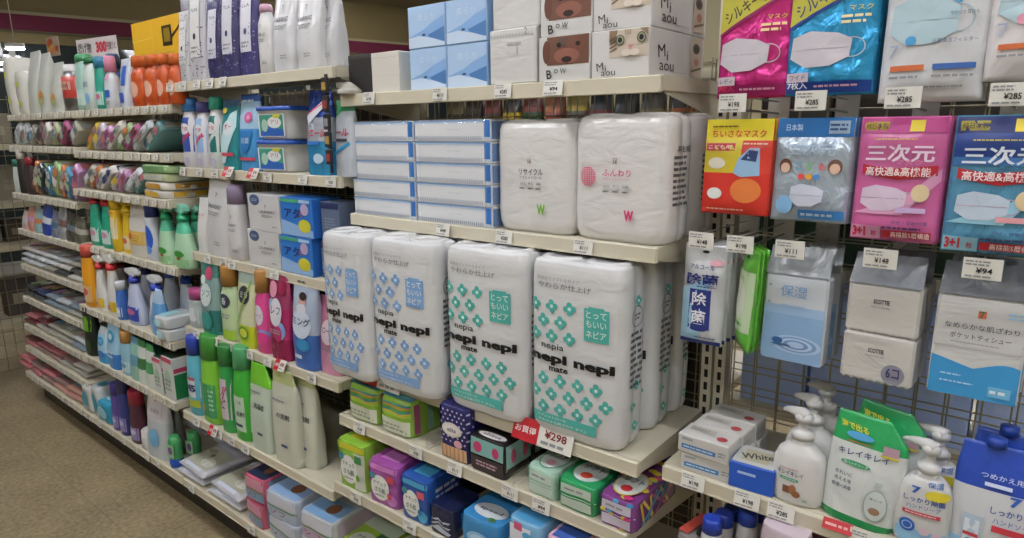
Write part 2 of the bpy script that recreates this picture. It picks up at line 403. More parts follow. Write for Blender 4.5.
for b, (x0, x1) in BX.items():
    parts = [('upright', slot_upright(x0 if b != '4' else .03, 2.0 if b == '4' else 1.6), None, None), ('upright', slot_upright(x1 if b in '34' else x1-.03, 2.0 if b in '34' else 1.6), None, None)]
    z1 = 2.0 if b == '4' else 1.56
    parts.append(('mesh_panel', mesh_panel(x0+.02, x1-.02, .15, z1, .004), None, None))
    parts.append(('rear_mesh_panel', mesh_panel(x0+.012, x1-.028, .15, z1, .045), None, None))

    parts = [(p[0], p[1].mesh(p[0]), None, None) for p in parts]
    if b in '0123':
        q_ = M(); q_.box(x0+.03, x1-.03, .052, .058, .15, 1.56 if b != '3' else 1.19, ('#4a4237', 'matte')); parts.append(('back_panel', q_.mesh('back_panel'), None, None))
    place('gondola_frame', parts, (0, 0, 0), 'cream slotted uprights and wire mesh back holding up the %s bay' % FR[b], 'shelf frame', 'frames of the long shelving unit')

for b, (x0, x1) in BX.items():
    kk = M(); kk.box(x0+.001, x1-.001, -.352, -.34, 0, .138, ('#2b2822', 'paint'))
    place('kick_plate', [('kick', kk.mesh('kick_plate'), None, None)], (0, 0, 0), 'dark kick plate along the floor under the %s bay' % FR[b], 'kick plate', 'kick plates under the shelving')
# ================================================================ kinds of goods (built once, placed many times)
def carton(w, d, h, col, art=None, r=.0015, kind='card'):
    a = M(); a.box(-w/2, w/2, 0, d, 0, h, (col, kind) if isinstance(col, str) else col, r)
    if art: art(Ink(a, face_front(0), .0004), Ink(a, face_side(w/2), .0004), Ink(a, face_top(h), .0004), w, d, h)
    return a
def soft(w, d, h, col, art=None, n=6, bump=.03, puff=.92, kind='film', seed=0):
    a = M(); c = (col, kind) if isinstance(col, str) else col
    puff = 1-(1-puff)*.45 if n >= 8 else puff; b_ = min(.08, .006/h) if n >= 8 else .08
    L = Loft(a, [(0, w/2*puff, d/2*puff, c), (h*b_, w/2*.985, d/2*.985), (h*.5, w/2, d/2), (h*(1-b_), w/2*.985, d/2*.985), (h, w/2*puff, d/2*puff)], n=n*1.6 if n >= 8 else n, seg=48, cy=d/2, bump=bump, seed=seed, sub=4)
    if art: art(Ink(a, L.front, .001), Ink(a, L.side, .001), Ink(a, face_top(h), .0006), w, d, h)
    if h > .06 and kind == 'film':            # folded wrapper ends, clear film over the printed pack
        for z0_, z1_ in ((h*.03, h*.97),):
            a.add([L.front(-w*.49, h*.5, -.001), L.front(-w*.49, h*.95, .003), L.front(-w*.46, h*.97, .004), L.front(-w*.46, h*.5, .001)], [(0, 3, 2, 1)], c, True)
    return a
def pouch(w, h, d, bands, art=None, spout=None, seed=0, kind='pouch', n=3.2, taper=.98, cap=None):
    # bands: [(z fraction, colour)...] from the bottom up
    def col(f):
        c = bands[0][1]
        for z, q in bands:
            if f+1e-6 >= z: c = q
        return c if isinstance(c, tuple) else (c, kind)
    fr = sorted(set([0, .04, .12, .3, .5, .68, .82, .92, 1]+[z for z, _ in bands]))
    def ry(f):
        return d/2*max(.03, (1-.12*f-.86*max(0, (f-.3)/.7)**1.5))
    lv = []
    for f in fr:
        rx = w/2*(.93 if f == 0 else (1 if f < .75 else 1-(1-taper)*(f-.75)/.25)); ox = 0
        if spout and f > .8:
            q = (f-.8)/.2; rx *= 1-.32*q; ox = spout*w*.22*q
        lv.append((h*f, rx, ry(f), col(f), 0, ox))
    a = M(); L = Loft(a, lv, n=n, seg=32, cy=d/2, bump=.05, seed=seed, sub=3)
    if cap:
        a.tube([(spout*w*.22, d/2, h*.985), (spout*w*.22, d/2, h*1.06)], w*.11, cap, 12)
    if art: art(Ink(a, L.front, .0012), Ink(a, L.side, .001), None, w, d, h)
    return a
def bottle(levels, n=2.0, art=None, cy=None, seg=24):
    a = M(); ry = max(l[2] for l in levels); L = Loft(a, levels, n=n, seg=seg, cy=ry if cy is None else cy, sub=2)
    if art: art(Ink(a, L.front, .0008), Ink(a, L.side, .0008), None, max(l[1] for l in levels)*2, ry*2, levels[-1][0])
    return a
def pillow(w, d, h, col, art=None, seed=0, kind='film', e=3.2, edge=.12, wr=.10):
    # film bag lying flat: thick in the middle, pressed seams all round, square corners
    a = M(); c = (col, kind) if isinstance(col, str) else col; nx, ny = 22, 22; vs = []
    def q(x, y): return (edge+(1-edge)*(1-min(1, abs(2*x/w))**e)**.5*(1-min(1, abs(2*(y-d/2)/d))**e)**.5)
    def S(x, y, lift): 
        n_ = noise.noise(Vector((x*45+seed, y*45, seed)))+.6*noise.noise(Vector((x*100, y*80+seed, 2)))
        return Vector((x, y, h*.42+h*.5*q(x, y)*(1+wr*n_)+lift))
    for j in range(ny+1):
        for i in range(nx+1):
            x = -w/2+w*i/nx; y = d*j/ny; sx = 1-.03*(1-abs(2*(y-d/2)/d)**2); vs.append(S(x*sx, y, 0))
    n0 = len(vs)
    for j in range(ny+1):
        for i in range(nx+1):
            p = vs[j*(nx+1)+i]; vs.append((p.x, p.y, max(0, h*.42-h*.42*q(p.x, p.y))))
    R = nx+1
    a.add(vs, [(j*R+i, j*R+i+1, (j+1)*R+i+1, (j+1)*R+i) for j in range(ny) for i in range(nx)]+[(n0+j*R+i, n0+(j+1)*R+i, n0+(j+1)*R+i+1, n0+j*R+i+1) for j in range(ny) for i in range(nx)]
          +[(i, n0+i, n0+i+1, i+1) for i in range(nx)]+[(ny*R+i, ny*R+i+1, n0+ny*R+i+1, n0+ny*R+i) for i in range(nx)]+[(j*R, (j+1)*R, n0+(j+1)*R, n0+j*R) for j in range(ny)]+[(j*R+nx, n0+j*R+nx, n0+(j+1)*R+nx, (j+1)*R+nx) for j in range(ny)], c, True)
    if art: art(Ink(a, S, .0015, .009), w, d, h)
    return a
def sealed(w, h, t, col, kind='pouch', head=None, hh=.0, art=None, seed=0, holes=True):
    # a flat packet hung by its header: origin at the hole, hanging down; front faces -y
    a = M(); c = (col, kind); nx, nz = 18, 26; vs = []
    top = .014
    def S(s, tt, e):                     # s from centre, tt measured down from packet top (positive)
        q = max(0, min(1, (tt-hh)/(h-hh))) if tt > hh else 0
        bul = t*(1-abs(2*s/w)**3)*(min(1, q*6) if tt > hh else 0)*(1-max(0, (q-.88)/.12)) if tt > hh else 0
        wr = .0013*noise.noise(Vector((s*40+seed, tt*34, seed)))+.0010*noise.noise(Vector((s*80+seed*2, tt*60, 3)))
        return Vector((s, -.0015-bul-(wr if tt > hh else 0)-e, top-tt))
    for j in range(nz+1):
        for i in range(nx+1): vs.append(S(-w/2+w*i/nx, h*j/nz, 0))
    nf = len(vs)
    for j in range(nz+1):
        for i in range(nx+1):
            p = S(-w/2+w*i/nx, h*j/nz, 0); vs.append((p.x, .0015+(-.0015-p.y)*.8, p.z))
    R = nx+1
    a.add(vs, [(j*R+i, (j+1)*R+i, (j+1)*R+i+1, j*R+i+1) for j in range(nz) for i in range(nx)]+[(nf+j*R+i, nf+j*R+i+1, nf+(j+1)*R+i+1, nf+(j+1)*R+i) for j in range(nz) for i in range(nx)]
          +[(j*R, nf+j*R, nf+(j+1)*R, (j+1)*R) for j in range(nz)]+[(j*R+nx, (j+1)*R+nx, nf+(j+1)*R+nx, nf+j*R+nx) for j in range(nz)]
          +[(i, i+1, nf+i+1, nf+i) for i in range(nx)]+[(nz*R+i, nf+nz*R+i, nf+nz*R+i+1, nz*R+i+1) for i in range(nx)], c, True)
    k = Ink(a, S, .0012, .008)
    if holes: k.ell(0, top*1.0, .007, .0028, '#1c1c1c', 12)
    if art: art(k, w, h)
    return a
# the nine-and-a-half-dozen look-alikes of the sanitary aisle
def roll_pack(col, accent, w=.222, h=.385, d=.115, art=None, seed=0):
    a = M(); c = (col, 'film')
    L = Loft(a, [(0, w/2*.86, d/2*.80, c), (.006, w/2*.94, d/2*.92), (.02, w/2*.985, d/2*.98), (h*.25, w/2, d/2), (h*.5, w/2*.994, d/2*.992), (h*.75, w/2, d/2), (h-.016, w/2*.985, d/2*.975), (h-.005, w/2*.95, d/2*.92), (h, w/2*.86, d/2*.82)],
             n=4.6, seg=96, cy=d/2, groove=.022, bump=.012, sub=4, seed=seed)
    for sx in (-1, 1):                   # the round roll ends showing on top through the film
        Loft(a, [(h-.006, w*.22, d*.42, c), (h+.0015, w*.21, d*.40), (h+.004, w*.17, d*.34), (h+.001, .024, .024), (h-.004, .02, .02)], n=2, seg=20, cx=sx*w*.235, cy=d/2, cap=True)
    if art: art(Ink(a, L.front, .0016, .01), Ink(a, L.side, .0014, .01), None, w, d, h)
    return a
def nepia_art(accent, light):
    def art(f, sd, _, w, d, h):
        rows = 8
        for r in range(rows):
            for c in range(5):
                s = -.090+.042*c+(.0 if r % 2 else .021); t = h*.17+r*h*.083
                if abs(s) > w/2-.016: continue
                if h*.38 < t < h*.54: continue
                if s > -.0 and h*.56 < t < h*.82: continue
                if t < h*.16 and s < .07: continue
                f.flower(s, t, .0135, accent, light)
        for r in range(7):
            pass
            if r in (0, 1, 2, 6): sd.flower(.006*(-1)**r, h*.12+r*h*.115, .0105, accent, light)
        f.text('高吸収でソフトなタイプ', -.035, h*.90, .008, GR, .10, .0); f.text('やわらか仕上げ', -.02, h*.865, .0125, '#6d7076', .125, .01)
        f.rect(.028, h*.60, .082, h*.775, accent); f.rect(.038, h*.775, .072, h*.785, accent); f.text('とって', .055, h*.745, .015, W, .044); f.text('もいい', .055, h*.695, .015, W, .044); f.text('ネピア', .055, h*.64, .015, W, .044)
        f.text('nepia', -.045, h*.525, .017, K, .055, .01); f.text('nepi nepi', -.002, h*.455, .026, K, .195, .05); f.text('mate', -.03, h*.405, .012, K, .045, .03)
        f.rect(-.095, h*.075, .06, h*.135, accent); f.text('トイレットロール', -.045, h*.117, .0065, W, .07); f.text('やわらかな肌ざわり ダブル', -.02, h*.09, .0065, W, .12)
        sd.fine(-d*.2, h*.34, d*.28, h*.66, 9, '#55585c', 4); sd.ring(.0, h*.73, .022, .022, .002, '#55585c'); sd.fine(-.012, h*.71, .012, h*.75, 2, '#55585c')
    return art
def tissue_pack():
    out = []; h = .0475; w = .236; d = .115
    for i in range(5):
        a = M(); a.box(-w/2, w/2, 0, d, i*h, (i+1)*h-.001, ('#dcdfe2', 'card'), .001); p = Ink(a, face_front(0), .0004); z = i*h
        p.rect(-w/2+.001, z+h*.90, w/2-.016, z+h*.98, '#5a86b8'); p.rect(-w/2+.001, z+h*.83, w/2-.016, z+h*.90, '#a9c3dd'); p.rect(w/2-.018, z+.001, w/2-.001, z+h-.002, '#2f6cb4'); p.rect(w/2-.018, z+.001, w/2-.001, z+h*.2, '#b9c4cf')
        x = -w/2+.004
        while x < w/2-.022: p.rect(x, z+h*.06, x+.0032, z+h*.24, '#98a4b4'); p.k -= 1; x += .0062
        p.k += 1; p.text('tissue paper', .01, z+h*.55, .004, '#aeb4bb', .045, 0)
        s = Ink(a, face_side(w/2), .0004); s.rect(.004, z+h*.1, d-.004, z+h*.9, '#3f78ba'); t = Ink(a, face_top((i+1)*h-.001), .0003); t.rect(-w/2+.004, .004, w/2-.004, d-.004, '#7fa3ca')
        out.append(('carton', a, None, None))
    f = M(); Loft(f, [(-.0005, w/2+.002, d/2+.002, ('#f4f6f8', 'clear')), (5*h+.001, w/2+.002, d/2+.002)], n=14, seg=48, cy=d/2, bump=.01, sub=10); out.append(('film_wrap', f, None, None))
    return out
def pump_head(z, r, col, rot=-.9):
    a = M(); c = (col, 'gloss')
    Loft(a, [(z, r*1.0, r*1.0, c), (z+.012, r, r), (z+.013, r*.7, r*.7), (z+.018, r*.45, r*.45), (z+.03, r*.40, r*.40), (z+.031, r*.75, r*.75), (z+.038, r*.85, r*.85), (z+.044, r*.5, r*.5)], n=2, seg=20, cy=0)
    dx, dy = math.cos(rot), math.sin(rot); nn = 6
    pts = [(dx*t-0.008*dx, dy*t-0.008*dy, z+.040-q_) for t, q_ in ((0, 0), (.014, -.001), (.028, 0), (.040, .002), (.050, .005), (.053, .007))]
    a.tube(pts, [r*.62, r*.58, r*.45, r*.34, r*.26, r*.2], c, 10)
    return a
def trigger_head(z, col, col2=None, s=1.0):
    # sprayer head with nozzle pointing to -x; collar and trigger lever are its own pieces
    c = (col, 'gloss'); c2 = (col2 or col, 'gloss')
    k = M(); Loft(k, [(z, .017*s, .017*s, c2), (z+.02*s, .016*s, .016*s), (z+.021*s, .011*s, .011*s), (z+.034*s, .011*s, .012*s)], n=2, seg=16, cy=.028)
    a = M(); prof = [(-.030, .040), (-.032, .053), (-.020, .060), (.006, .062), (.022, .054), (.026, .040), (.016, .030), (-.010, .032), (-.018, .038)]
    a.prism([(x*s, z+t*s) for x, t in prof], .028-.010*s, .028+.010*s, c)
    a.tube([(-.030*s, .028, z+.047*s), (-.042*s, .028, z+.047*s)], .006*s, c2, 10)
    t_ = M(); t_.prism([(-.016*s, z+.036*s), (-.010*s, z+.034*s), (-.016*s, z+.014*s), (-.024*s, z+.004*s), (-.026*s, z+.008*s), (-.020*s, z+.018*s)], .028-.005*s, .028+.005*s, c)
    return a, k, t_
def spray_bottle(w, h, body, neck, head, art=None, d=None, waist=.72, shoulder=None):
    d = d or w*.6; hb = h-.062; r = d/2
    lv = [(0, w/2*.93, r*.93, (body, 'gloss')), (.006, w/2, r), (hb*.35, w/2*.97, r*.97), (hb*.55, w/2*waist, r*.85), (hb*.72, w/2*waist*.9, r*.75, (shoulder or body, 'gloss')), (hb*.88, w/2*.5, r*.55), (hb*.95, .014, .014), (hb, .013, .013)]
    a = M(); L = Loft(a, lv, n=2.4, seg=24, cy=.028, sub=2)
    if art: art(Ink(a, L.front, .0008), Ink(a, L.side, .0008), None, w, d, hb)
    h_, k_, t_ = trigger_head(hb-.008, head, neck, 1.0); return [('bottle', a, None, None), ('trigger_head', h_, None, None), ('collar', k_, 1, None), ('trigger', t_, 1, None)]
def capped(w, h, d, body, cap, capf=.2, art=None, n=2.2, neck=.55, label=None, lz=(.1, .6), taper=.95):
    # bottle + cap of its own
    hb = h*(1-capf); b = (body, 'gloss'); lv = [(0, w/2*.9, d/2*.9, b), (h*.015, w/2, d/2)]
    if label: lv += [(hb*lz[0], w/2, d/2, (label, 'gloss')), (hb*lz[1], w/2*taper, d/2*taper, b)]
    else: lv += [(hb*.6, w/2*taper, d/2*taper)]
    lv += [(hb*.8, w/2*.86, d/2*.86), (hb*.93, w/2*neck*1.1, d/2*neck*1.15), (hb, w/2*neck, d/2*neck)]
    a = M(); L = Loft(a, lv, n=n, seg=24, cy=d/2, sub=2)
    if art: art(Ink(a, L.front, .0008), Ink(a, L.side, .0008), None, w, d, hb)
    c = M(); cr = w/2*neck*1.12; cr2 = min(d/2*.9, cr)
    Loft(c, [(hb*.985, cr, cr2, (cap, 'gloss')), (h*.97, cr*.92, cr2*.92), (h, cr*.78, cr2*.78)], n=2, seg=20, cy=d/2)
    return [('bottle', a, None, None), ('cap', c, None, None)]
def label_art(bg, title=None, tcol=K, accent=None, z0=.15, z1=.7, wf=.8, fine=True):
    def art(f, sd, tp, w, d, h):
        x = w*wf/2
        if bg: f.rect(-x, h*z0, x, h*z1, bg)
        zc = h*(z0+z1)/2
        if accent: f.ell(0, zc-h*.08, x*.75, h*(z1-z0)*.22, accent)
        if title: f.text(title, 0, zc+h*(z1-z0)*.22, min(h*.12, h*(z1-z0)*.3), tcol, x*1.6)
        if fine: f.fine(-x*.8, h*z0+h*.02, x*.8, h*z0+h*.1, 2, GR)
    return art
# rows: everything is measured on the front line of its shelf
def span(k, u0, u1, vt=None, dy=0., z=0.):
    Y = SH[k][0]+.006+dy; Z = SH[k][1]+z; x0 = on_edge(u0, Y, Z); x1 = on_edge(u1, Y, Z); h = None
    if vt is not None:
        um = (u0+u1)/2; h = at_y(um, vt, Y).z-Z
    return (x0+x1)/2, x1-x0, h, Y, Z
# ================================================================ bay 3: tissue and toilet paper
G = lambda s: s
# --- toilet roll packs on shelf 3C
bl, te = ('#7fa9d8', '#d5e2f1'), ('#4fb3a8', '#cfeae5')
pb = proto('nepia_blue', lambda: [('pack', roll_pack('#d6d8d9', bl[0], art=nepia_art(*bl), seed=1))])
pt = proto('nepia_teal', lambda: [('pack', roll_pack('#d6d8d9', te[0], art=nepia_art(*te), seed=5))])
Y, Z = SH['3C']; Y += .004
names = [('blue', 'leftmost column', -.808, -.386, .80), ('blue', 'second column from left', -.614, -.368, 1.0), ('teal', 'third column from left', -.381, -.342, 1.02), ('teal', 'column at the right corner', -.153, -.326, 1.0)]
for i, (c, wh, x, yy, sx) in enumerate(names):
    for j, dep in enumerate(('front pack', 'second pack back', 'third pack back')):
        if j == 2 and i < 2: continue
        place('toilet_roll_pack', pb if c == 'blue' else pt, (x+.003*j, yy+.122*j, Z), '%s flower print toilet roll pack, %s in the %s' % (c, dep, wh), 'toilet paper', 'flower printed toilet roll packs', (0, 0, (-.0, .02, .02, .02)[i] if j == 0 else 0), (sx, .6 if j == 2 else 1, (.985, .985, .985, .975)[i]))
# --- shelf 3B
pp = proto('tissue5', tissue_pack)
place('tissue_carton_pack', pp, (-.763, SH['3B'][0]+.006, 1.203), 'film wrapped stack of five blue banded tissue cartons, left one', 'tissues', 'tissue carton packs')
place('tissue_carton_pack', pp, (-.521, SH['3B'][0]+.006, 1.203), 'film wrapped stack of five blue banded tissue cartons, right one beside the recycled rolls', 'tissues', 'tissue carton packs')
def plain_art(tcol, title, sub, emb, wcol):
    def art(f, sd, _, w, d, h):
        f.text(title, .0, h*.555, .0135, tcol, .062, .02); f.text(sub, .0, h*.505, .006, tcol, .056, .01)
        f.rect(-.008, h*.63, .000, h*.67, '#8d8078'); f.text('7', -.004, h*.65, .007, W)
        for k in range(3): f.rect(-.028+k*.021, h*.43, -.014+k*.021, h*.47, '#c8c8c6'); f.text(('ふつう', '長さ', '2倍')[k], -.021+k*.021, h*.45, .004, '#77787a', .012); f.fine(-.028+k*.021, h*.395, -.014+k*.021, h*.42, 1, '#77787a')
        f.text('W', .03 if emb == 'r' else .028, h*.225, .021, wcol, .021, .05)
        if emb == 'r':
            for i in range(9):
                q = (i-4)*.0042; L = math.sqrt(max(0, .019**2-q*q)); f.line(-.062+q, h*.52-L, -.062+q, h*.52+L, .0012, wcol); f.line(-.062-L, h*.52+q, -.062+L, h*.52+q, .0012, wcol); f.k -= 2
        else:
            f.ring(-.062, h*.50, .02, .02, .0012, '#bfc0be'); f.ring(-.062, h*.50, .012, .014, .001, '#c6c7c5')
        sd.fine(-d*.3, h*.3, d*.2, h*.7, 9, '#5d5f61', 8); sd.text('再生紙', -.0, h*.74, .012, '#4a4c4e', .05)
    return art
pr = proto('recy', lambda: [('pack', roll_pack('#d8d8d5', None, w=.205, h=.232, d=.115, art=plain_art('#3a3c3c', 'リサイクル', 'トイレットロール', 'g', '#78b63c'), seed=7))])
pk = proto('fun', lambda: [('pack', roll_pack('#d9d8d6', None, w=.212, h=.24, d=.115, art=plain_art('#d0557d', 'ふんわり', 'トイレットペーパー', 'r', '#d64470'), seed=9))])
for j, dep in enumerate(('in front', 'second deep')):
    place('toilet_roll_pack', pr, (-.296+.003*j, -.269+.12*j, 1.203), 'plain white toilet roll pack with green W, %s' % dep, 'toilet paper', 'plain white roll packs', (0,0,0), (1.0, 1, 1))
    place('toilet_roll_pack', pk, (-.094+.003*j, -.269+.12*j, 1.203), 'plain white toilet roll pack with pink W, %s' % dep, 'toilet paper', 'plain white roll packs', (0,0,-.02 if j == 0 else 0))
# --- shelf 3A
def snow_art(f, sd, tp, w, d, h):
    f.rect(-w/2+.002, .002, w/2-.002, h-.002, '#a9c6e6'); f.poly([(-w/2+.002, h*.28), (-w*.1, h*.42), (w*.2, h*.6), (w/2-.002, h*.72), (w/2-.002, h*.3), (0, h*.2)], '#82aada')
    f.poly([(w*.05, h*.3), (w/2-.002, h*.46), (w/2-.002, h*.12), (w*.2, h*.1)], '#4a78b0'); f.poly([(-w/2+.002, .002), (-w/2+.002, h*.26), (-w*.2, h*.3), (w*.15, h*.22), (w/2-.002, h*.1), (w/2-.002, .002)], '#c3d6ec')
    f.ell(-w*.06, h*.31, w*.05, h*.03, '#24476f'); f.text('柔らか', w*.02, h*.72, h*.16, '#c9dcf0', w*.5, 0)
    sd.rect(.002, .002, d-.002, h-.002, '#86add8')
sc_ = proto('snowbox', lambda: [('box', carton(.119, .119, .092, '#9dbfe2', snow_art, kind='gloss'))])
for i, (x, z, lab) in enumerate(((-.596, 0, 'pale blue snow scene tissue box, bottom left of the four'), (-.475, 0, 'pale blue snow scene tissue box, bottom right of the four'),
                                 (-.597, .0925, 'pale blue snow scene tissue box, top left of the four'), (-.475, .0925, 'pale blue snow scene tissue box, top right of the four'))):
    place('tissue_box', sc_, (x, -.262, 1.509+z), lab, 'tissues', 'snow scene tissue boxes')
bx = proto('plainbox', lambda: [('box', carton(.10, .115, .095, '#cfcbc2', lambda f, sd, tp, w, d, h: (f.rect(-w/2+.004, h*.86, w/2-.004, h*.87, '#b7b3aa'), f.rect(-w/2+.004, h*.42, w/2-.004, h*.426, '#bab6ac'))))])
place('tissue_box', bx, (-.745, -.262, 1.509), 'plain cream white square tissue box left of the snow scene boxes', 'tissues')
bk = proto('blackbox', lambda: [('box', carton(.095, .16, .098, '#22201f', lambda f, sd, tp, w, d, h: f.rect(-w/2+.004, h*.9, w/2-.004, h*.98, '#3a3836')))])
place('storage_box', bk, (-.853, -.25, 1.509), 'black box on the top shelf left of the cream tissue box', 'box')
def fold_art(f, sd, tp, w, d, h):
    f.rect(-w/2+.002, h*.5, w/2-.002, h*.506, '#bcbcb9'); x = -w*.46
    while x < w*.45: f.rect(x, h*.86, x+.004, h*.91, '#b3b4b6'); f.k -= 1; x += .008
    f.k += 1; f.rect(-w*.1, h*.70, w*.2, h*.75, '#aaa9a6'); f.text('2', w*.3, h*.93, h*.13, '#8f9092'); f.text('1', w*.12, h*.6, h*.14, '#9b9b9a')
fd = proto('whitefold', lambda: [('box', carton(.12, .12, .108, '#cfcfcc', fold_art, kind='film', r=.003))])
place('paper_towel_pack', fd, (-.338, -.276, 1.509), 'white film wrapped tissue pack with grey tick marks, left of the dog boxes', 'tissues', 'white packs left of the dog boxes')
place('paper_towel_pack', fd, (-.335, -.268, 1.6175), 'white film wrapped pack stacked on top, left of the dog boxes', 'tissues', 'white packs left of the dog boxes')
def dog_art(f, sd, tp, w, d, h):
    f.rect(-w*.33, h*.36, w*.48, h*.99, '#6e4a3c'); f.ell(-w*.34, h*.66, w*.08, h*.26, '#633d32'); f.ell(w*.06, h*.86, w*.2, h*.1, '#5c4a44'); f.ell(w*.22, h*.8, w*.18, h*.16, '#74493c')
    f.ell(w*.06, h*.55, w*.25, h*.17, '#8a5a4c'); f.ell(w*.06, h*.47, w*.1, h*.07, '#2c1c1c'); f.ell(-w*.09, h*.8, w*.045, h*.05, '#1a1312'); f.ell(w*.28, h*.8, w*.045, h*.05, '#1a1312'); f.line(w*.06, h*.45, w*.06, h*.38, .002, '#3c2420')
    f.text('B', -w*.28, h*.16, h*.2, K, w*.1, .01, .1); f.text('O', -w*.14, h*.22, h*.1, K, w*.08, .02); f.text('W', w*.0, h*.22, h*.13, K, w*.12, .0, -.1)
def cat_face(f, w, h, x0, x1, y0, y1):
    cx = (x0+x1)/2; a = x1-x0; b = y1-y0; P = lambda u, v: (x0+a*u, y0+b*v)
    f.rect(x0, y0, x1, y1, '#c9bcab'); f.poly([P(0, .55), P(.0, 1), P(.22, 1), P(.16, .5)], '#8a7358'); f.poly([P(.78, 1), P(1, 1), P(1, .72)], '#8f7a62')
    for k in range(4): f.line(*P(.02, .2+.14*k), *P(.2, .34+.14*k), b*.05, '#5d4c3c')
    for k in range(3): f.line(*P(.42+.07*k, 1), *P(.45+.05*k, .8), b*.04, '#9a8468')
    for ex, ey in ((.3, .62), (.85, .66)): f.ell(*P(ex, ey), a*.115, b*.2, '#3b3a34', 16); f.ell(*P(ex, ey), a*.095, b*.17, '#8d9176', 16); f.ell(*P(ex, ey), a*.055, b*.1, '#15171a', 14)
    f.poly([P(.5, .42), P(.66, .42), P(.58, .24)], '#c98b84'); f.ell(*P(.47, .14), a*.12, b*.13, '#ddd3c7'); f.ell(*P(.69, .14), a*.12, b*.13, '#ddd3c7')
def cat_art(f, sd, tp, w, d, h):
    cat_face(f, w, h, -w*.18, w*.48, h*.42, h*.98)
    f.text('M', -w*.32, h*.24, h*.17, K, w*.12, .0, .12); f.text('i', -w*.22, h*.2, h*.13, K, w*.02, .01); f.text('aou', -w*.17, h*.09, h*.10, K, w*.25, .0)
    sd.text('M', d*.2, h*.55, h*.26, K, d*.12, .0, .12); sd.text('i', d*.3, h*.46, h*.2, K, d*.02, .01); sd.text('aou', d*.29, h*.22, h*.16, K, d*.25, .0); sd.rect(d*.40, h*.13, d*.66, h*.14, '#9a9a98')
    sd.rect(d*.72, h*.08, d*.95, h*.98, '#b8aa98'); sd.ell(d*.83, h*.72, d*.07, h*.12, '#4a4038'); sd.ell(d*.83, h*.72, d*.035, h*.07, '#1e1d1c'); sd.ell(d*.84, h*.42, d*.05, h*.09, '#a4685c'); sd.line(d*.74, h*.2, d*.93, h*.3, .004, '#6b5744')
pdg = proto('dogbox', lambda: [('box', carton(.118, .235, .083, '#c9c9c6', dog_art))]); pct = proto('catbox', lambda: [('box', carton(.118, .235, .083, '#cdccc9', cat_art))])
place('tissue_box', pdg, (-.211, -.276, 1.509), 'white tissue box with brown dog face, lower one', 'tissues', 'dog face tissue boxes')
place('tissue_box', pdg, (-.210, -.272, 1.5925), 'white tissue box with brown dog face, upper one', 'tissues', 'dog face tissue boxes')
place('tissue_box', pct, (-.090, -.276, 1.509), 'white tissue box with kitten face, lower one at shelf end', 'tissues', 'kitten face tissue boxes')
place('tissue_box', pct, (-.090, -.272, 1.5925), 'white tissue box with kitten face, upper one at shelf end', 'tissues', 'kitten face tissue boxes')
bagm = M(); Loft(bagm, [(0, .03, .03, ('#a8a69c', 'film')), (.01, .034, .03), (.022, .022, .014), (.03, .008, .004)], n=2, seg=16, bump=.2, sub=3)
place('plastic_bag', [('bag', bagm.mesh('bag'), None, None)], (-.865, -.28, 1.509), 'small crumpled clear bag at the left end of the top paper shelf', 'bag')
# --- shelf 3D: sanitary pads
def pads_art(main, window, stripe=None):
    def art(f, sd, tp, w, d, h):
        f.rect(-w*.42, h*.08, w*.42, h*.46, window); f.rect(-w*.44, h*.56, w*.44, h*.92, stripe or main); f.fine(-w*.35, h*.15, w*.3, h*.35, 2, '#8d9a83', 4)
        for k in range(5): f.poly([(-w*.44, h*(.60+.06*k)), (-w*.1, h*(.66+.05*k)), (w*.2, h*(.58+.07*k)), (w*.44, h*(.66+.05*k)), (w*.44, h*(.70+.05*k)), (w*.18, h*(.63+.07*k)), (-w*.12, h*(.70+.05*k)), (-w*.44, h*(.64+.06*k))], ('#c9b33a', '#3a8f8a', '#5fa03c', '#c98a3a', '#3f8f9f')[k])
        tp.rect(-w*.44, .01, w*.44, d*.94, '#4d94ad'); tp.rect(-w*.2, d*.1, w*.3, d*.4, '#6fb8b4')
        for k in range(4): sd.rect(-d*.42+k*d*.2, h*.1, -d*.34+k*d*.2, h*.9, ('#9d4f74', '#7fae9a', '#a0557a', '#7fae9a')[k])
    return art
lime = proto('limepads', lambda: [('pack', soft(.112, .22, .105, '#8cb944', pads_art('#7fb038', '#cdd3c0', '#9cc542'), seed=2))])
for (u0, u1, lab, i) in ((347, 378, 'lime green pad pack under the small sale card, left one', 0), (379, 411, 'lime green pad pack under the small sale card, right one', 1)):
    x, w, h, Y, Z = span('3D', u0, u1); place('sanitary_pad_pack', lime, (x, Y, Z), lab, 'pads', 'lime pad packs', (0, 0, .02*i), (w/.114, 1, .95))
def polka(f, sd, tp, w, d, h):
    R = random.Random(4)
    for i in range(6):
        for j in range(8): f.ell(-w*.4+i*w*.16+(j % 2)*w*.08, h*.36+j*h*.08, .0028, .0028, '#b9b7dd', 6); f.k -= 1
        for j in range(5): sd.ell(-d*.4+i*d*.16, h*.2+j*h*.16, .003, .003, '#8d8bc4', 6); sd.k -= 1
    f.k += 1; f.rect(-w*.44, .004, w*.44, h*.26, '#d8b48a')
    for k in range(6): f.rect(-w*.42+k*w*.145, .006, -w*.36+k*w*.145, h*.25, '#b98a68'); f.k -= 1
    f.k += 1; f.ell(-w*.02, h*.58, w*.34, h*.13, '#d7d3cf'); f.ell(-w*.02, h*.58, w*.26, h*.09, '#e6e2dc'); f.text('elis', -w*.02, h*.58, h*.08, '#4b3b6a', w*.3); f.ell(w*.18, h*.34, w*.14, h*.07, '#dba3b5')
pol = proto('polka', lambda: [('pack', soft(.085, .2, .135, '#2b2a63', polka, n=8, seed=3))])
x, w, h, Y, Z = span('3D', 440, 468); place('sanitary_pad_pack', pol, (x, Y, Z), 'navy polka dot pad pack standing upright on the pad shelf', 'pads', None, (0,0,0), (w/.085, 1, 1))
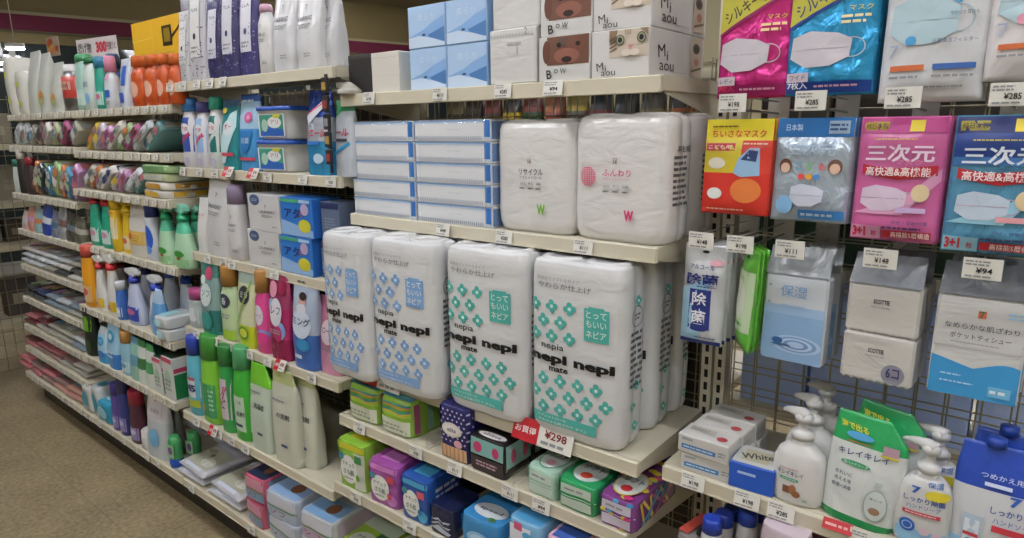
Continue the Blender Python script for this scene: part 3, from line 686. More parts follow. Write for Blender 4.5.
def blk(f, sd, tp, w, d, h):
    f.rect(-w*.46, h*.5, w*.46, h*.96, '#7fb3ae'); f.rect(-w*.46, .005, w*.46, h*.46, '#3a3334'); f.ell(-w*.25, h*.72, w*.12, h*.15, '#c43f72'); f.ell(w*.25, h*.7, w*.1, h*.15, '#c43f72'); f.fine(-w*.3, h*.18, w*.3, h*.36, 2, '#c9a9b4', 2)
    tp.rect(-w*.46, .008, w*.46, d*.5, '#1b1718'); tp.ell(.0, d*.22, w*.38, d*.13, '#d9d4d4'); tp.text('shine', 0, d*.22, d*.09, '#2a2224', w*.5)
    sd.rect(-d*.45, h*.3, d*.45, h*.95, '#8fb9b2'); sd.ell(-d*.2, h*.6, d*.09, h*.2, '#b9506f'); sd.ell(d*.22, h*.6, d*.09, h*.2, '#b9506f')
blp = proto('blackpads', lambda: [('pack', soft(.088, .10, .085, '#241d1f', blk, n=10, seed=5))])
for dx, dy, lab in ((0, 0, 'black and teal pad pack with white oval label, front one'), (.002, .104, 'black and teal pad pack with pink dots, standing behind')):
    x, w, h, Y, Z = span('3D', 470, 505); place('sanitary_pad_pack', blp, (x+dx, Y+dy, Z), lab, 'pads', 'black and teal pad packs', (0,0,0), (w/.088, 1, 1))
def softb(main, panel, blob, title='ソフト', deco=None):
    def art(f, sd, tp, w, d, h):
        f.rect(-w*.40, h*.58, w*.40, h*.88, panel); f.rect(-w*.40, h*.1, w*.40, h*.42, panel); f.fine(-w*.3, h*.66, w*.2, h*.8, 1, GR); f.rect(-w*.49, h*.475, w*.49, h*.5, '#e2e5e0')
        if deco:
            R = random.Random(6)
            for k in range(9): f.ell(R.uniform(-.4, .4)*w, R.choice((.5, .55, .95, .05))*h, w*.09, h*.06, deco[k % len(deco)], 8)
            for k in range(34): tp.ell(R.uniform(-.42, .42)*w, R.uniform(.05, .95)*d, w*.13, w*.09, deco[k % len(deco)], 8)
            for k in range(10): sd.line(R.uniform(-.45, .4)*d, h*.1, R.uniform(-.4, .45)*d, h*.9, .008, deco[k % len(deco)])
        tp.ell(0, d*.30, w*.41, d*.24, '#2f8f66' if not deco else '#c9a63a'); tp.ell(0, d*.30, w*.385, d*.22, '#c9d2cf'); tp.text(title, 0, d*.37, d*.10, '#27406e', w*.55, .04); tp.ell(0, d*.20, w*.15, d*.06, blob)
        tp.ell(-w*.2, d*.62, w*.16, d*.09, '#b4d5c4') if not deco else None
    return art
sf1 = proto('soft_mint', lambda: [('pack', soft(.09, .2, .095, '#a9cbb8', softb('#9fc9b3', '#c3d6ca', '#d8a2ae'), n=9, seed=6))])
sf2 = proto('soft_green', lambda: [('pack', soft(.09, .2, .095, '#2f9a5e', softb('#2f9a5e', '#b8c9bb', '#c94a32'), n=9, seed=7))])
sf3 = proto('soft_multi', lambda: [('pack', soft(.09, .2, .095, '#7d3f86', softb('#6a3f82', '#c6bfd0', '#c8323a', deco=('#d9c33a', '#3c9bc4', '#d9c33a', '#c9357d', '#2e86c0')), n=9, seed=8))])
for u0, u1, pr_, lab in ((526, 555, sf1, 'mint green pad pack with oval label, left of the bright green pack'), (557, 595, sf2, 'bright green pad pack with oval label and red fruit'), (598, 634, sf3, 'purple and yellow pad pack with red heart on its oval label')):
    x, w, h, Y, Z = span('3D', u0, u1); place('sanitary_pad_pack', pr_, (x, Y, Z), lab, 'pads', 'oval label pad packs', (0,0,0), (w/.092, 1, .66))
x, w, h, Y, Z = span('3D', 598, 634)
place('sanitary_pad_pack', sf3, (x+.012, Y+.205, Z+.005), 'colourful pad pack behind the heart pack under the shelf corner', 'pads', 'oval label pad packs', (0,0,.05), (.8, .6, .62))
# --- shelf 3E
def napkin_art(band, cols, oval='#e4e6e0'):
    def art(f, sd, tp, w, d, h):
        f.rect(-w*.47, h*.84, w*.47, h*.96, band); (f.rect(w*.12, h*.04, w*.47, h*.82, '#c9cfc0') if cols[2] == '#6faa3c' else f.ell(w*.3, h*.2, w*.16, h*.14, band)); f.ell(-w*.08, h*.42, w*.31, h*.31, '#d8dcd6'); f.ell(-w*.08, h*.42, w*.29, h*.29, oval); f.text('ナチュラ', -w*.08, h*.53, h*.09, '#2c343c', w*.44, .02); f.text('さら肌', -w*.08, h*.36, h*.12, '#2f5a3a', w*.38, .04); f.fine(-w*.26, h*.2, w*.08, h*.26, 1, GR, 2); tp.rect(-w*.3, d*.2, w*.3, d*.6, band); sd.fine(-d*.3, h*.2, d*.3, h*.8, 4, '#c9c9d0', 3)
        f.ell(-w*.32, h*.68, w*.1, h*.08, cols[0]); f.rect(w*.16, h*.62, w*.4, h*.78, cols[1]); f.ell(w*.24, h*.3, w*.07, h*.07, cols[2])
    return art
def navyw(f, sd, tp, w, d, h):
    for k in range(5): f.poly([(-w*.4, h*(.5-.07*k)), (-w*.1, h*(.62-.06*k)), (w*.1, h*(.45-.04*k)), (w*.4, h*(.6-.1*k)), (w*.3, h*(.5-.1*k)), (-w*.1, h*(.5-.09*k))], ('#b9c2d0', '#20284a')[k % 2])
def lbl(f, sd, tp, w, d, h):
    f.ell(0, h*.45, w*.33, h*.2, '#8fc0de'); f.ell(0, h*.45, w*.24, h*.12, '#b9dbec'); tp.ell(0, d*.28, w*.4, d*.17, '#d3dade'); tp.text('speed', 0, d*.28, d*.09, '#3a4a66', w*.55); tp.ell(w*.2, d*.1, w*.1, d*.05, '#4a7d4c'); sd.ell(-d*.2, h*.5, d*.12, h*.2, '#b6d4e6')
def gold(f, sd, tp, w, d, h):
    tp.ell(0, d*.45, w*.42, d*.34, '#17171c'); tp.ell(0, d*.45, w*.36, d*.27, '#c9bda0'); tp.text('Slim', 0, d*.48, d*.15, '#2b2b30', w*.4); f.rect(-w*.4, h*.2, w*.4, h*.6, '#8c6c4c')
n1 = proto('nap_lime', lambda: [('pack', soft(.105, .14, .135, '#8fc043', napkin_art('#c9c832', ('#3d8fb5', '#3f8a4e', '#6faa3c')), n=8, seed=9))])
n2 = proto('nap_purple', lambda: [('pack', soft(.095, .15, .115, '#a556a4', napkin_art('#c77ac2', ('#3f8c9a', '#c94a55', '#c94a55')), n=8, seed=10))])
n3 = proto('nap_blue', lambda: [('pack', soft(.09, .15, .115, '#2c58a8', napkin_art('#4aa5cf', ('#3f8c8a', '#d05a6a', '#3a78b9')), n=8, seed=11))])
n4 = proto('nap_navy', lambda: [('pack', soft(.085, .10, .075, '#1a2144', navyw, n=8, seed=12))])
n5 = proto('nap_light', lambda: [('pack', soft(.105, .16, .09, '#3d8bc4', lbl, n=9, seed=13))])
n6 = proto('nap_gold', lambda: [('pack', soft(.09, .12, .1, '#23202a', gold, n=9, seed=14))])
def wp(c1, c2, t):
    return lambda f, sd, tp, w, d, h: (f.rect(-w*.44, h*.05, w*.2, h*.92, '#dfe3ea'), f.rect(-w*.3, h*.84, -w*.05, h*.97, c1), f.ell(w*.1, h*.8, w*.14, h*.06, c2), f.text(t, -w*.12, h*.6, h*.13, '#7a8cae', w*.45), tp.rect(-w*.4, .01, w*.4, d*.5, c2))
n7 = proto('nap_white', lambda: [('pack', soft(.09, .13, .135, '#7fb4d8', wp('#c9527d', '#4f9ed0', 'おりもの'), n=9, seed=15))])
n8 = proto('nap_pink', lambda: [('pack', soft(.09, .13, .13, '#e0b3c8', wp('#4467b5', '#4467b5', 'シート'), n=9, seed=16))])
for u0, u1, pr_, w0, lab, rz in ((340, 366, n1, .105, 'lime and yellow liner pack standing upright by the shelf divider', .05), (370, 398, n2, .095, 'purple liner pack with white oval, right of the lime one', .08), (402, 428, n3, .09, 'dark blue liner pack with white oval and light blue top', .05),
                             (430, 454, n4, .085, 'small navy pack with silver waves at the shelf front', 0), (461, 500, n5, .105, 'light blue liner pack with white oval on top', .04),
                             (508, 541, n7, .09, 'white and sky blue liner pack near the bottom picture edge', 0), (545, 580, n8, .09, 'pale pink liner pack near the bottom picture edge', 0)):
    x, w, h, Y, Z = span('3E', u0, u1); place('liner_pack', pr_, (x, Y, Z), lab, 'liners', 'liner packs on the lower paper shelf', (0,0,rz), (min(1.1, w/w0*.97), 1, 1))
x, w, h, Y, Z = span('3E', 432, 466, dy=.12); place('liner_pack', n6, (x, Y, Z), 'black liner pack with gold oval behind the small navy pack', 'liners', 'liner packs on the lower paper shelf')
x, w, h, Y, Z = span('3E', 372, 400, dy=.16); place('liner_pack', n2, (x, Y, Z+.0), 'purple liner pack standing behind the front purple one', 'liners', 'liner packs on the lower paper shelf', (0,0,0), (.8,1,1.1))
x, w, h, Y, Z = span('3E', 402, 425, dy=.16); place('liner_pack', n3, (x, Y, Z+.0), 'dark blue liner pack standing behind the front blue one', 'liners', 'liner packs on the lower paper shelf', (0,0,0), (.9,1,1.05))
# big sale cards clipped under the flower packs
def clip_card(x, y, z, lab, me, rz=0):
    o = bpy.data.objects.new('sale_card', me); C.objects.link(o); o.location = (x, y, z); o.rotation_euler = (-.35, 0, rz); o['label'] = lab; o['category'] = 'price card'; o['group'] = 'red and white sale cards'
clip_card(-.745, SH['3C'][0]-.004, .785, 'red and white sale card under the blue flowered toilet rolls', _tagbig)
clip_card(-.225, SH['3C'][0]-.004, .785, 'red and white 298 yen sale card under the teal flowered toilet rolls', _tagbig)
# thin clear fence boards between the pad packs
fm = M(); fm.box(-.0012, .0012, 0, .33, 0, .03, ('#b9b8ac', 'clear')); fm.box(-.006, .006, 0, .33, 0, .002, CREAM); fme = fm.mesh('divider')
for u, lab in ((425, 'left of the polka dot pack'), (512, 'left of the mint pack')):
    x = on_edge(u, *SH['3D']); place('shelf_divider', [('divider', fme, None, None)], (x, SH['3D'][0]+.004, SH['3D'][1]), 'clear plastic shelf divider '+lab, 'divider', 'pad shelf dividers')
# ================================================================ bay 4: mask packets on hooks, soaps on the shelf
def hook_parts(n, w=.046):
    a = M(); a.tube([(0, 0, 0), (0, -.225, .004), (0, -.24, .010)], .0022, ('#b9b9b4', 'metal'), 8); a.tube([(0, 0, .022), (0, -.246, .026), (0, -.248, .012)], .0016, ('#b9b9b4', 'metal'), 6)
    b = M(); b.box(-.02, .02, -.002, .004, -.012, .03, ('#b9b9b4', 'metal'))
    c = tag_mesh(w, .030, num=n).mesh('price_tag')
    me = c.copy()
    for v in me.vertices: v.co.y -= .2495; v.co.z += .014
    return [('wire_arm', a), ('mount', b), ('price_tag', me)]
PY0 = -.205
HK = {1: 1.444, 2: 1.207, 0: 1.70}
def hook(x, row, num, lab):
    place('display_hook', proto('hook'+num, hook_parts, num), (x, 0, HK[row]), lab, 'hook', 'wire display hooks with price tags')
def hang(prt, x, row, n, name, labs, cat, group, th=.014, dz=0, y0=None, jit=.0, rz=0):
    for i in range(n):
        R = random.Random(hash((round(x*100), row, i)) % 999)
        place(name, prt, (x+(.0025*i if i else 0), (PY0 if y0 is None else y0)+th*i, HK[row]-.014+dz), labs[min(i, len(labs)-1)], cat, group, (-.05+R.uniform(-.01, .01), 0, rz+R.uniform(-.02, .02)))
def mask_shape(k, x, y, a, b, c='#c9c3cc', loop='#b9b4bd', fold=True):
    k.ring(x+a*.95, y, a*.42, b*.55, .0016, loop)
    k.poly([(x-a, y-b*.7), (x-a*.4, y-b), (x+a*.5, y-b*.8), (x+a*.95, y-b*.45), (x+a*.9, y+b*.5), (x+a*.3, y+b*.95), (x-a*.5, y+b), (x-a*1.05, y+b*.45)], c)
    if fold: k.line(x-a*1.0, y, x+a*.85, y, .0012, loop)
def silky(main, band, tcol, wide):
    def art(k, w, h):
        k.poly([(-w/2, 0), (w/2, 0), (w/2, .034), (-w/2, .098)], band); k.line(-w/2, .101, w/2, .037, .005, main)
        k.S0 = k.S; S = k.S; k.S = lambda s, t, e: S(s, -t, e)          # lettering reads upright
        k.text('シルキータッチ', 0, -.050, .021, tcol, w*.95, .03, .47); k.text('マスク', w*.3, -.078, .008, '#c9b93a', w*.25)
        k.S = S
        k.rect(-w/2+.002, h*.90, w/2-.002, h*.985, main)
        mask_shape(k, -.012, h*.66, w*.35, h*.135, '#c3bfc6', '#aeb0b5')
        k.rect(-w/2+.002, h*.83, -w*.22, h*.90, '#c9bcc6'); k.rect(-w/2+.002, h*.9, -w*.22, h*.96, main)
        k.S = lambda s, t, e: S(s, -t, e)
        k.text('7枚入', -w*.35, -h*.925, .011, '#d33a5a' if wide else '#e6e6ea', w*.24, .03); k.text('ワイド' if not wide else 'レディ', -w*.35, -h*.865, .008, '#3a3a44', w*.2)
        k.fine(-w*.15, -h*.95, w*.45, -h*.92, 1, '#d9a7b9', 4); k.fine(w*.1, -h*.50, w*.45, -h*.42, 2, '#e3d29a', 6)
    return art
mk1 = proto('silkpink', lambda: [('pack', sealed(.118, .205, .010, '#c2287c', 'foil', art=silky('#8f1157', '#b5b03a', '#2b1a2c', True), seed=1))])
mk2 = proto('silkblue', lambda: [('pack', sealed(.128, .205, .010, '#2f9bd0', 'foil', art=silky('#143a86', '#b5b03a', '#142a66', False), seed=2))])
def whitemask(tint, a1, a2):
    def art(k, w, h):
        S = k.S; U = lambda s, t, e: S(s, -t, e)
        mask_shape(k, -.012, h*.5, w*.33, h*.15, tint, '#9fb3bd')
        k.ell(-w*.2, h*.32, .007, .007, a1, 10); k.ell(w*.2, h*.38, .007, .007, a1, 10); k.ell(-w*.22, h*.62, .007, .007, a1, 10)
        k.rect(-w*.40, h*.77, -w*.06, h*.805, '#c96a3c'); k.rect(w*.02, h*.77, w*.42, h*.805, a2)
        k.S = U; k.text('ノーズフィッター', w*.16, -h*.31, .0065, '#4c5c70', w*.34, 0); k.text('やわらか耳ひも', w*.26, -h*.47, .006, '#4c5c70', w*.26, 0); k.text('三層構造フィルター', w*.2, -h*.63, .0065, '#4c5c70', w*.42, 0)
        k.text('7', -w*.38, -h*.68, .018, '#9aa4bd', w*.09, 0); k.fine(-w*.4, -h*.86, -w*.1, -h*.83, 1, GR); k.fine(w*.02, -h*.86, w*.42, -h*.83, 1, GR); k.fine(-w*.1, -h*.92, w*.42, -h*.90, 1, GR, 3)
    return art
mk3 = proto('whitemask', lambda: [('pack', sealed(.128, .225, .012, '#c9cbcd', 'pouch', art=whitemask('#a9c3cb', '#4f9ed0', '#3a63a8'), seed=3))])
mk4 = proto('pinkwhitemask', lambda: [('pack', sealed(.128, .205, .012, '#cfcccb', 'pouch', art=whitemask('#a9c3cb', '#d893a8', '#d893a8'), seed=4))])
def kids_red(k, w, h):
    S = k.S; U = lambda s, t, e: S(s, -t, e)
    k.rect(-w/2+.001, .0, w/2-.001, h*.22, '#d8c930'); k.rect(-w/2+.001, h*.22, w/2-.001, h*.56, '#cdbb36'); k.rect(-w/2+.001, h*.56, w/2-.001, h-.002, '#cc3328'); k.rect(w*.08, h*.22, w/2-.001, h*.56, '#cf3a2c')
    k.rect(-w*.47, h*.25, -w*.02, h*.33, '#b8283a'); k.ell(-w*.28, h*.46, w*.14, h*.06, '#dcd6c4'); k.poly([(-w*.02, h*.56), (w*.05, h*.40), (w*.2, h*.30), (w*.34, h*.3), (w*.36, h*.58), (w*.1, h*.6)], '#8fb4d2'); k.poly([(w*.08, h*.42), (w*.2, h*.32), (w*.32, h*.33), (w*.3, h*.44)], '#2e3f6e')
    k.ell(w*.18, h*.74, w*.22, h*.13, '#d8793c'); k.ell(-w*.28, h*.78, w*.12, h*.06, '#dfe3e2')
    k.S = U; k.text('ちいさなマスク', 0, -h*.15, .013, '#c02a30', w*.8, .03); k.fine(-w*.4, -h*.09, w*.1, -h*.06, 1, '#7c5a2a', 1); k.text('こども用', -w*.25, -h*.29, .007, '#efe4c0', w*.36); k.fine(w*.1, -h*.27, w*.44, -h*.24, 1, '#e8c9a8', 2); k.fine(-w*.4, -h*.96, w*.3, -h*.93, 1, '#eac6b0', 3)
def kids_blue(k, w, h):
    S = k.S; U = lambda s, t, e: S(s, -t, e)
    k.rect(-w/2+.001, 0, w/2-.001, h*.18, '#2368a8'); k.rect(w*.18, h*.03, w*.44, h*.15, '#9fb6c9')
    for x in (-.33, .32): k.ell(w*x, h*.46, w*.09, h*.07, '#6b4a3c'); k.ell(w*x, h*.48, w*.065, h*.05, '#d8b6a0')
    for i, (c, cc) in enumerate((('こ', '#2c8fb5'), ('ど', '#4fae4c'), ('も', '#d0453f'))): k.S = U; k.text(c, -w*.14+i*w*.15, -h*.46, h*.07, cc, None, .03); k.S = S
    for i, cc in enumerate(('#d0453f', '#e0a43a', '#4f8fd0')): k.ell(-w*.1+i*w*.1, h*.56, w*.045, h*.03, cc, 8)
    mask_shape(k, .0, h*.74, w*.22, h*.11, '#c4c9d8', '#9aa7bd'); k.ell(-w*.3, h*.84, w*.12, h*.09, '#7fb0d8'); k.rect(-w*.1, h*.88, w*.48, h*.97, '#3a82c4')
    k.S = U; k.text('日本製', -w*.26, -h*.09, .011, '#c9dcec', w*.22, .01); k.fine(w*.2, -h*.13, w*.42, -h*.05, 2, '#234a7a', 2); k.text('三次元', 0, -h*.30, .02, '#8fa6b9', w*.62, .02); k.fine(-w*.06, -h*.95, w*.44, -h*.9, 1, '#c9dcec', 4)
def sanjigen(main, dark, light, tc):
    def art(k, w, h):
        S = k.S; U = lambda s, t, e: S(s, -t, e)
        k.rect(-w/2+.002, .002, w/2-.002, h*.13, dark); k.rect(-w*.45, h*.04, -w*.16, h*.11, '#a88f22' if tc else '#98902c'); k.rect(w*.08, h*.03, w*.24, h*.12, '#d8c43a')
        (tc or k.rect(-w/2+.002, h*.13, w/2-.002, h*.30, '#24428a')); (tc or k.rect(-w/2+.002, h*.30, w/2-.002, h*.36, '#3f74b0'))
        k.poly([(-w/2+.002, h*.78), (-w*.1, h*.72), (w*.2, h*.62), (w/2-.002, h*.4), (w/2-.002, h*.5), (w*.1, h*.78)], light); k.poly([(-w*.42, h*.38), (-w*.1, h*.415), (w*.44, h*.38), (w*.44, h*.46), (0, h*.50), (-w*.42, h*.455)], '#b3222e')
        mask_shape(k, -.014, h*.65, w*.27, h*.105, '#d3c2d4' if tc else '#b9c9d8', '#b09ab4'); k.ell(w*.28, h*.6, w*.1, h*.07, '#dcc9a0'); k.rect(w*.02, h*.72, w*.36, h*.76, '#c9b0d8' if tc else '#e0a0a8')
        k.rect(w*.0-.012, h*.91, w*.45, h*.97, '#b3222e'); k.rect(-w*.48, h*.88, w*.0-.014, h*.985, light)
        k.S = U; k.text('純日本製', -w*.3, -h*.075, .009, '#4c3a10', w*.26, .02); k.text('三次元', .0, -h*.29, .026, '#e6d5e2' if tc else '#d5dde6', w*.78, .05); k.text('マスク', w*.12, -h*.36, .008, '#3c86c0' if not tc else '#e08ab8', w*.3)
        k.text('高快適&高機能', 0, -h*.435, .014, '#f0e0e0', w*.74, .03); k.text('3+1', -w*.38, -h*.93, .016, '#c02a3a', w*.16, .05); k.text('枚', -w*.2, -h*.94, .009, '#c02a3a', w*.07); k.text('高機能5層構造', w*.22, -h*.94, .009, '#f0e0e0', w*.44, .02)
        k.text('かぜ・花粉対策', w*.2, -h*.84, .006, '#343a6a', w*.4, .01); k.fine(-w*.1, -h*.9, w*.44, -h*.87, 1, '#343a6a', 4); k.fine(-w*.3, -h*.19, w*.3, -h*.17, 1, '#d8c86a', 4)
    return art
mk5 = proto('kidsred', lambda: [('pack', sealed(.118, .165, .010, '#c9392f', 'pouch', hh=.03, art=kids_red, seed=5))])
mk6 = proto('kidsblue', lambda: [('pack', sealed(.118, .168, .010, '#b4c4d2', 'foil', hh=.03, art=kids_blue, seed=6))])
mk7 = proto('sanpink', lambda: [('pack', sealed(.116, .188, .012, '#c9659c', 'pouch', art=sanjigen('#c9659c', '#a8387a', '#d89cc0', True), seed=7))])
mk8 = proto('sanblue', lambda: [('pack', sealed(.118, .195, .012, '#5fa3c9', 'foil', art=sanjigen('#5fa3c9', '#1b2a63', '#8fc4d8', False), seed=8))])
g0 = 'mask packets hanging on the top row of hooks'; g1 = 'mask packets hanging on the middle row of hooks'; g2 = 'wipes and pocket tissues on the bottom row of hooks'
def behind(s): return ['%s' % s, s.replace('front one', 'second one')+' back on its hook', s.replace('front one', 'third one')+' back on its hook']
def LB(base): return [base+', front of its hook', base+', second on its hook', base+', third on its hook']
for x, pr_, b in ((.128, mk1, 'magenta mask packet with yellow banner'), (.248, mk2, 'bright blue mask packet with yellow banner'), (.385, mk3, 'white mask packet with a pale blue mask'), (.512, mk4, 'white and pale pink mask packet at picture edge')):
    for i in range(3):
        place('mask_packet', pr_, (x+.002*i, -.20+.016*i, {0: 1.658, 1: 1.658, 2: 1.663, 3: 1.668}[[mk1, mk2, mk3, mk4].index(pr_)]+.0), LB(b)[i], 'mask packet', g0, (-.04-.004*i, 0, (.02, -.015, .03)[i]))
for x in (.128, .248, .385, .512): hook(x, 0, '285', 'wire hook with price tag above the %s packets' % {.128: 'magenta mask', .248: 'bright blue mask', .385: 'pale blue mask', .512: 'rightmost mask'}[x])
for x, pr_, b, num in ((.112, mk5, 'red and yellow childrens mask packet', '198'), (.235, mk6, 'silver and blue childrens mask packet', '285'), (.360, mk7, 'pink mask packet with red banner', '285'), (.484, mk8, 'dark and light blue mask packet', '285')):
    hook(x, 1, num, 'wire hook with price tag holding the %s' % b); hang(pr_, x, 1, 3, 'mask_packet', LB(b), 'mask packet', g1, dz=-.012, th=.009)
# bottom row of hooks
def wet(k, w, h):
    S = k.S; U = lambda s, t, e: S(s, -t, e)
    k.poly([(-w/2+.001, h*.45), (w*.2, h*.3), (w*.0, h*.96), (-w/2+.001, h*.96)], '#9fc8e0'); k.rect(-w*.28, h*.44, w*.24, h*.84, '#26337c'); k.ell(-w*.02, h*.84, w*.2, h*.02, '#26337c'); k.rect(-w/2+.001, h*.955, w/2-.001, h*.995, '#26337c'); k.ell(w*.3, h*.17, w*.16, h*.03, '#d8a0ae')
    k.S = U; k.text('アルコール', -w*.02, -h*.22, .008, '#26337c', w*.6, .02); k.text('除菌', 0, -h*.34, .022, '#26337c', w*.75, .05); k.text('除', -.002, -h*.535, .026, '#e6e9f0', .028, .04); k.text('菌', -.002, -h*.72, .026, '#e6e9f0', .028, .04); k.fine(-w*.1, -h*.42, w*.44, -h*.4, 1, '#26337c', 3); k.fine(-w*.1, -h*.93, w*.44, -h*.91, 1, '#26337c', 5)
wt = proto('wet', lambda: [('pack', sealed(.080, .19, .012, '#c9cdd0', 'pouch', hh=.02, art=wet, seed=11))])
hook(.070, 2, '148', 'wire hook with price tag holding the disinfectant wipes'); hang(wt, .064, 2, 4, 'wipes_packet', [q for q in LB('white and navy disinfectant wipes packet')]+['white and navy disinfectant wipes packet, last on its hook'], 'wipes', g2, th=.02)
def green_w(k, w, h): k.rect(-w*.5, h*.2, w*.5, h*.8, '#b9cfa8'); k.ell(0, h*.5, w*.3, h*.2, '#d5dccb'); k.fine(-w*.3, h*.7, w*.3, h*.76, 1, '#4d8a3a')
gw = proto('greenw', lambda: [('pack', sealed(.075, .185, .012, '#5fb03a', 'pouch', art=green_w, seed=12))])
hook(.140, 2, '198', 'wire hook with price tag holding the green wipes'); hang(gw, .150, 2, 3, 'wipes_packet', LB('bright green wipes packet turned edge on'), 'wipes', g2, th=.018, rz=-1.0)
def stackpack(w, h, d, col, art, hh=.035, head='#6f7478', n=2):
    a = M()
    for k_ in range(n): a.box(-w/2, w/2, 0, d, -(hh+(h-hh)*(k_+1)/n)+.001, -(hh+(h-hh)*k_/n), (col, 'film'), .004)
    p = Ink(a, face_front(0), .0006); p.S = lambda s, t, e: Vector((s, -e, -t)); 
    art(p, w, h, hh)
    b = M(); nx = 12; vs = []
    for j in range(5):
        for i in range(nx+1):
            q = j/4; vs.append((-w/2*(.96+.04*q)+w*(.96+.04*q)*i/nx, d*.5*(1-q)*1.0+.004*math.sin(i*1.9+j)*(1-q)-.001*q, .012-(hh+.012)*q))
    b.add(vs, [(j*(nx+1)+i, j*(nx+1)+i+1, (j+1)*(nx+1)+i+1, (j+1)*(nx+1)+i) for j in range(4) for i in range(nx)], (head, 'pouch'), True)
    return [('pack', a), ('header_film', b)]
def hosh(p, w, h, hh):
    p.rect(-w*.48, hh+(h-hh)*.35, w*.48, h-.003, '#86a9cf'); p.rect(-w*.48, hh+(h-hh)*.35, w*.48, hh+(h-hh)*.45, '#9bb8d8')
    for q, c in ((1, '#a9c4e0'), (.82, '#7a9cc6'), (.66, '#b9cfe6'), (.5, '#6d90bd'), (.34, '#a9c4e0')): p.ell(w*.08, h*.82, w*.40*q, h*.085*q, c)
    p.ell(-w*.22, h*.80, w*.09, h*.03, '#2e5a90'); p.ell(-w*.16, h*.835, w*.16, h*.012, '#3c5f8c')
    S = p.S; p.S = lambda s, t, e: S(s, -t, e); p.text('保湿', -w*.02, -(hh+(h-hh)*.18), .020, '#6fa0cf', w*.42, .0); p.fine(-w*.2, -(hh+.056), w*.2, -(hh+.050), 1, '#9fb9d8', 2)
    for k_ in range(3): p.ell(-w*.4, -(hh+.02+.03*k_), .003, .002, '#8a9ab0', 6)
hs = proto('hosh', lambda: stackpack(.104, .190, .035, '#c9d0d8', hosh, n=1, head='#7d8286'))
def six(p, w, h, hh):
    S = p.S; U = lambda s, t, e: S(s, -t, e); p.ell(w*.24, h*.90, w*.16, h*.085, '#8a8a98')
    p.S = U; m_ = (h-hh)/2
    for k_ in range(2):
        t = hh+m_*k_; p.text('ESSENTIAL', -w*.1, -(t+.010), .006, '#b9bab9', w*.6, 0); p.text('SCOTTIE', -w*.02, -(t+m_*.33), .0075, '#2c2c2e', w*.22, .03); p.fine(-w*.16, -(t+m_*.46), w*.1, -(t+m_*.42), 1, GR, 2)
        for i in range(9): p.rect(-w*.45+i*w*.11, -(t+m_*.97), -w*.41+i*w*.11, -(t+m_*.93), '#a9aaa9'); p.k -= 1
    p.k += 2; p.text('6コ', w*.24, -h*.885, .016, '#2b2b66', w*.18, .03)
sx_ = proto('six', lambda: stackpack(.104, .196, .05, '#c6c4be', six, head='#6b7076'))
def seven(p, w, h, hh):
    S = p.S; m_ = h-hh; pts = [(-w*.485, h-.003), (-w*.485, hh+m_*.60)]+[(-w*.485+w*.97*i/12, hh+m_*(.655-.045*math.cos(i*.55+.6))) for i in range(1, 12)]+[(w*.485, hh+m_*.63), (w*.485, h-.003)]
    p.poly(pts, '#3b94cc'); p.rect(-w*.48, hh+m_*.5-.0008, w*.48, hh+m_*.5+.0008, '#b3b4b3'); p.rect(-.004, hh+m_*.13, .006, hh+m_*.20, '#c96a4a')
    p.S = lambda s, t, e: S(s, -t, e); p.text('7', .001, -(hh+m_*.165), .010, '#3c6a58'); p.text('なめらかな肌ざわり', .002, -(hh+m_*.29), .009, '#4a4f58', w*.8, .01); p.text('ポケットティシュー', .002, -(hh+m_*.385), .009, '#4a4f58', w*.66, .01)
    p.fine(-w*.3, -(hh+m_*.46), w*.25, -(hh+m_*.44), 1, '#9a9b9a'); p.fine(-w*.36, -(hh+m_*.79), -w*.08, -(hh+m_*.76), 1, '#b5d8ee', 3); p.fine(-w*.36, -(hh+m_*.86), w*.1, -(hh+m_*.83), 1, '#b5d8ee', 4); p.rect(w*.18, -(hh+m_*.93), w*.42, -(hh+m_*.83), '#6fb4dc'); p.fine(w*.2, -(hh+m_*.91), w*.4, -(hh+m_*.85), 1, '#e0eef6', 4)
    p.fine(w*.28, -(hh+m_*.18), w*.44, -(hh+m_*.11), 2, '#8fc0de', 5)
sv = proto('seven', lambda: stackpack(.112, .192, .05, '#c9cac8', seven, head='#54585c', n=1))
for x, z, pr_, b, rz, num in ((.228, 1.206, hs, 'pale blue ripple tissue pack', -.04, '111'), (.360, 1.207, sx_, 'white tissue pack with grey badge', -.05, '148'), (.487, 1.208, sv, 'white and sky blue tissue pack', .0, '94')):
    hook(x-.006, 2, num, 'wire hook with price tag holding the %s' % b)
    for i in range(2): place('pocket_tissue_pack', pr_, (x+.004*i, -.213+.062*i, z), LB(b)[i], 'pocket tissues', g2, (-.03, .0, rz))
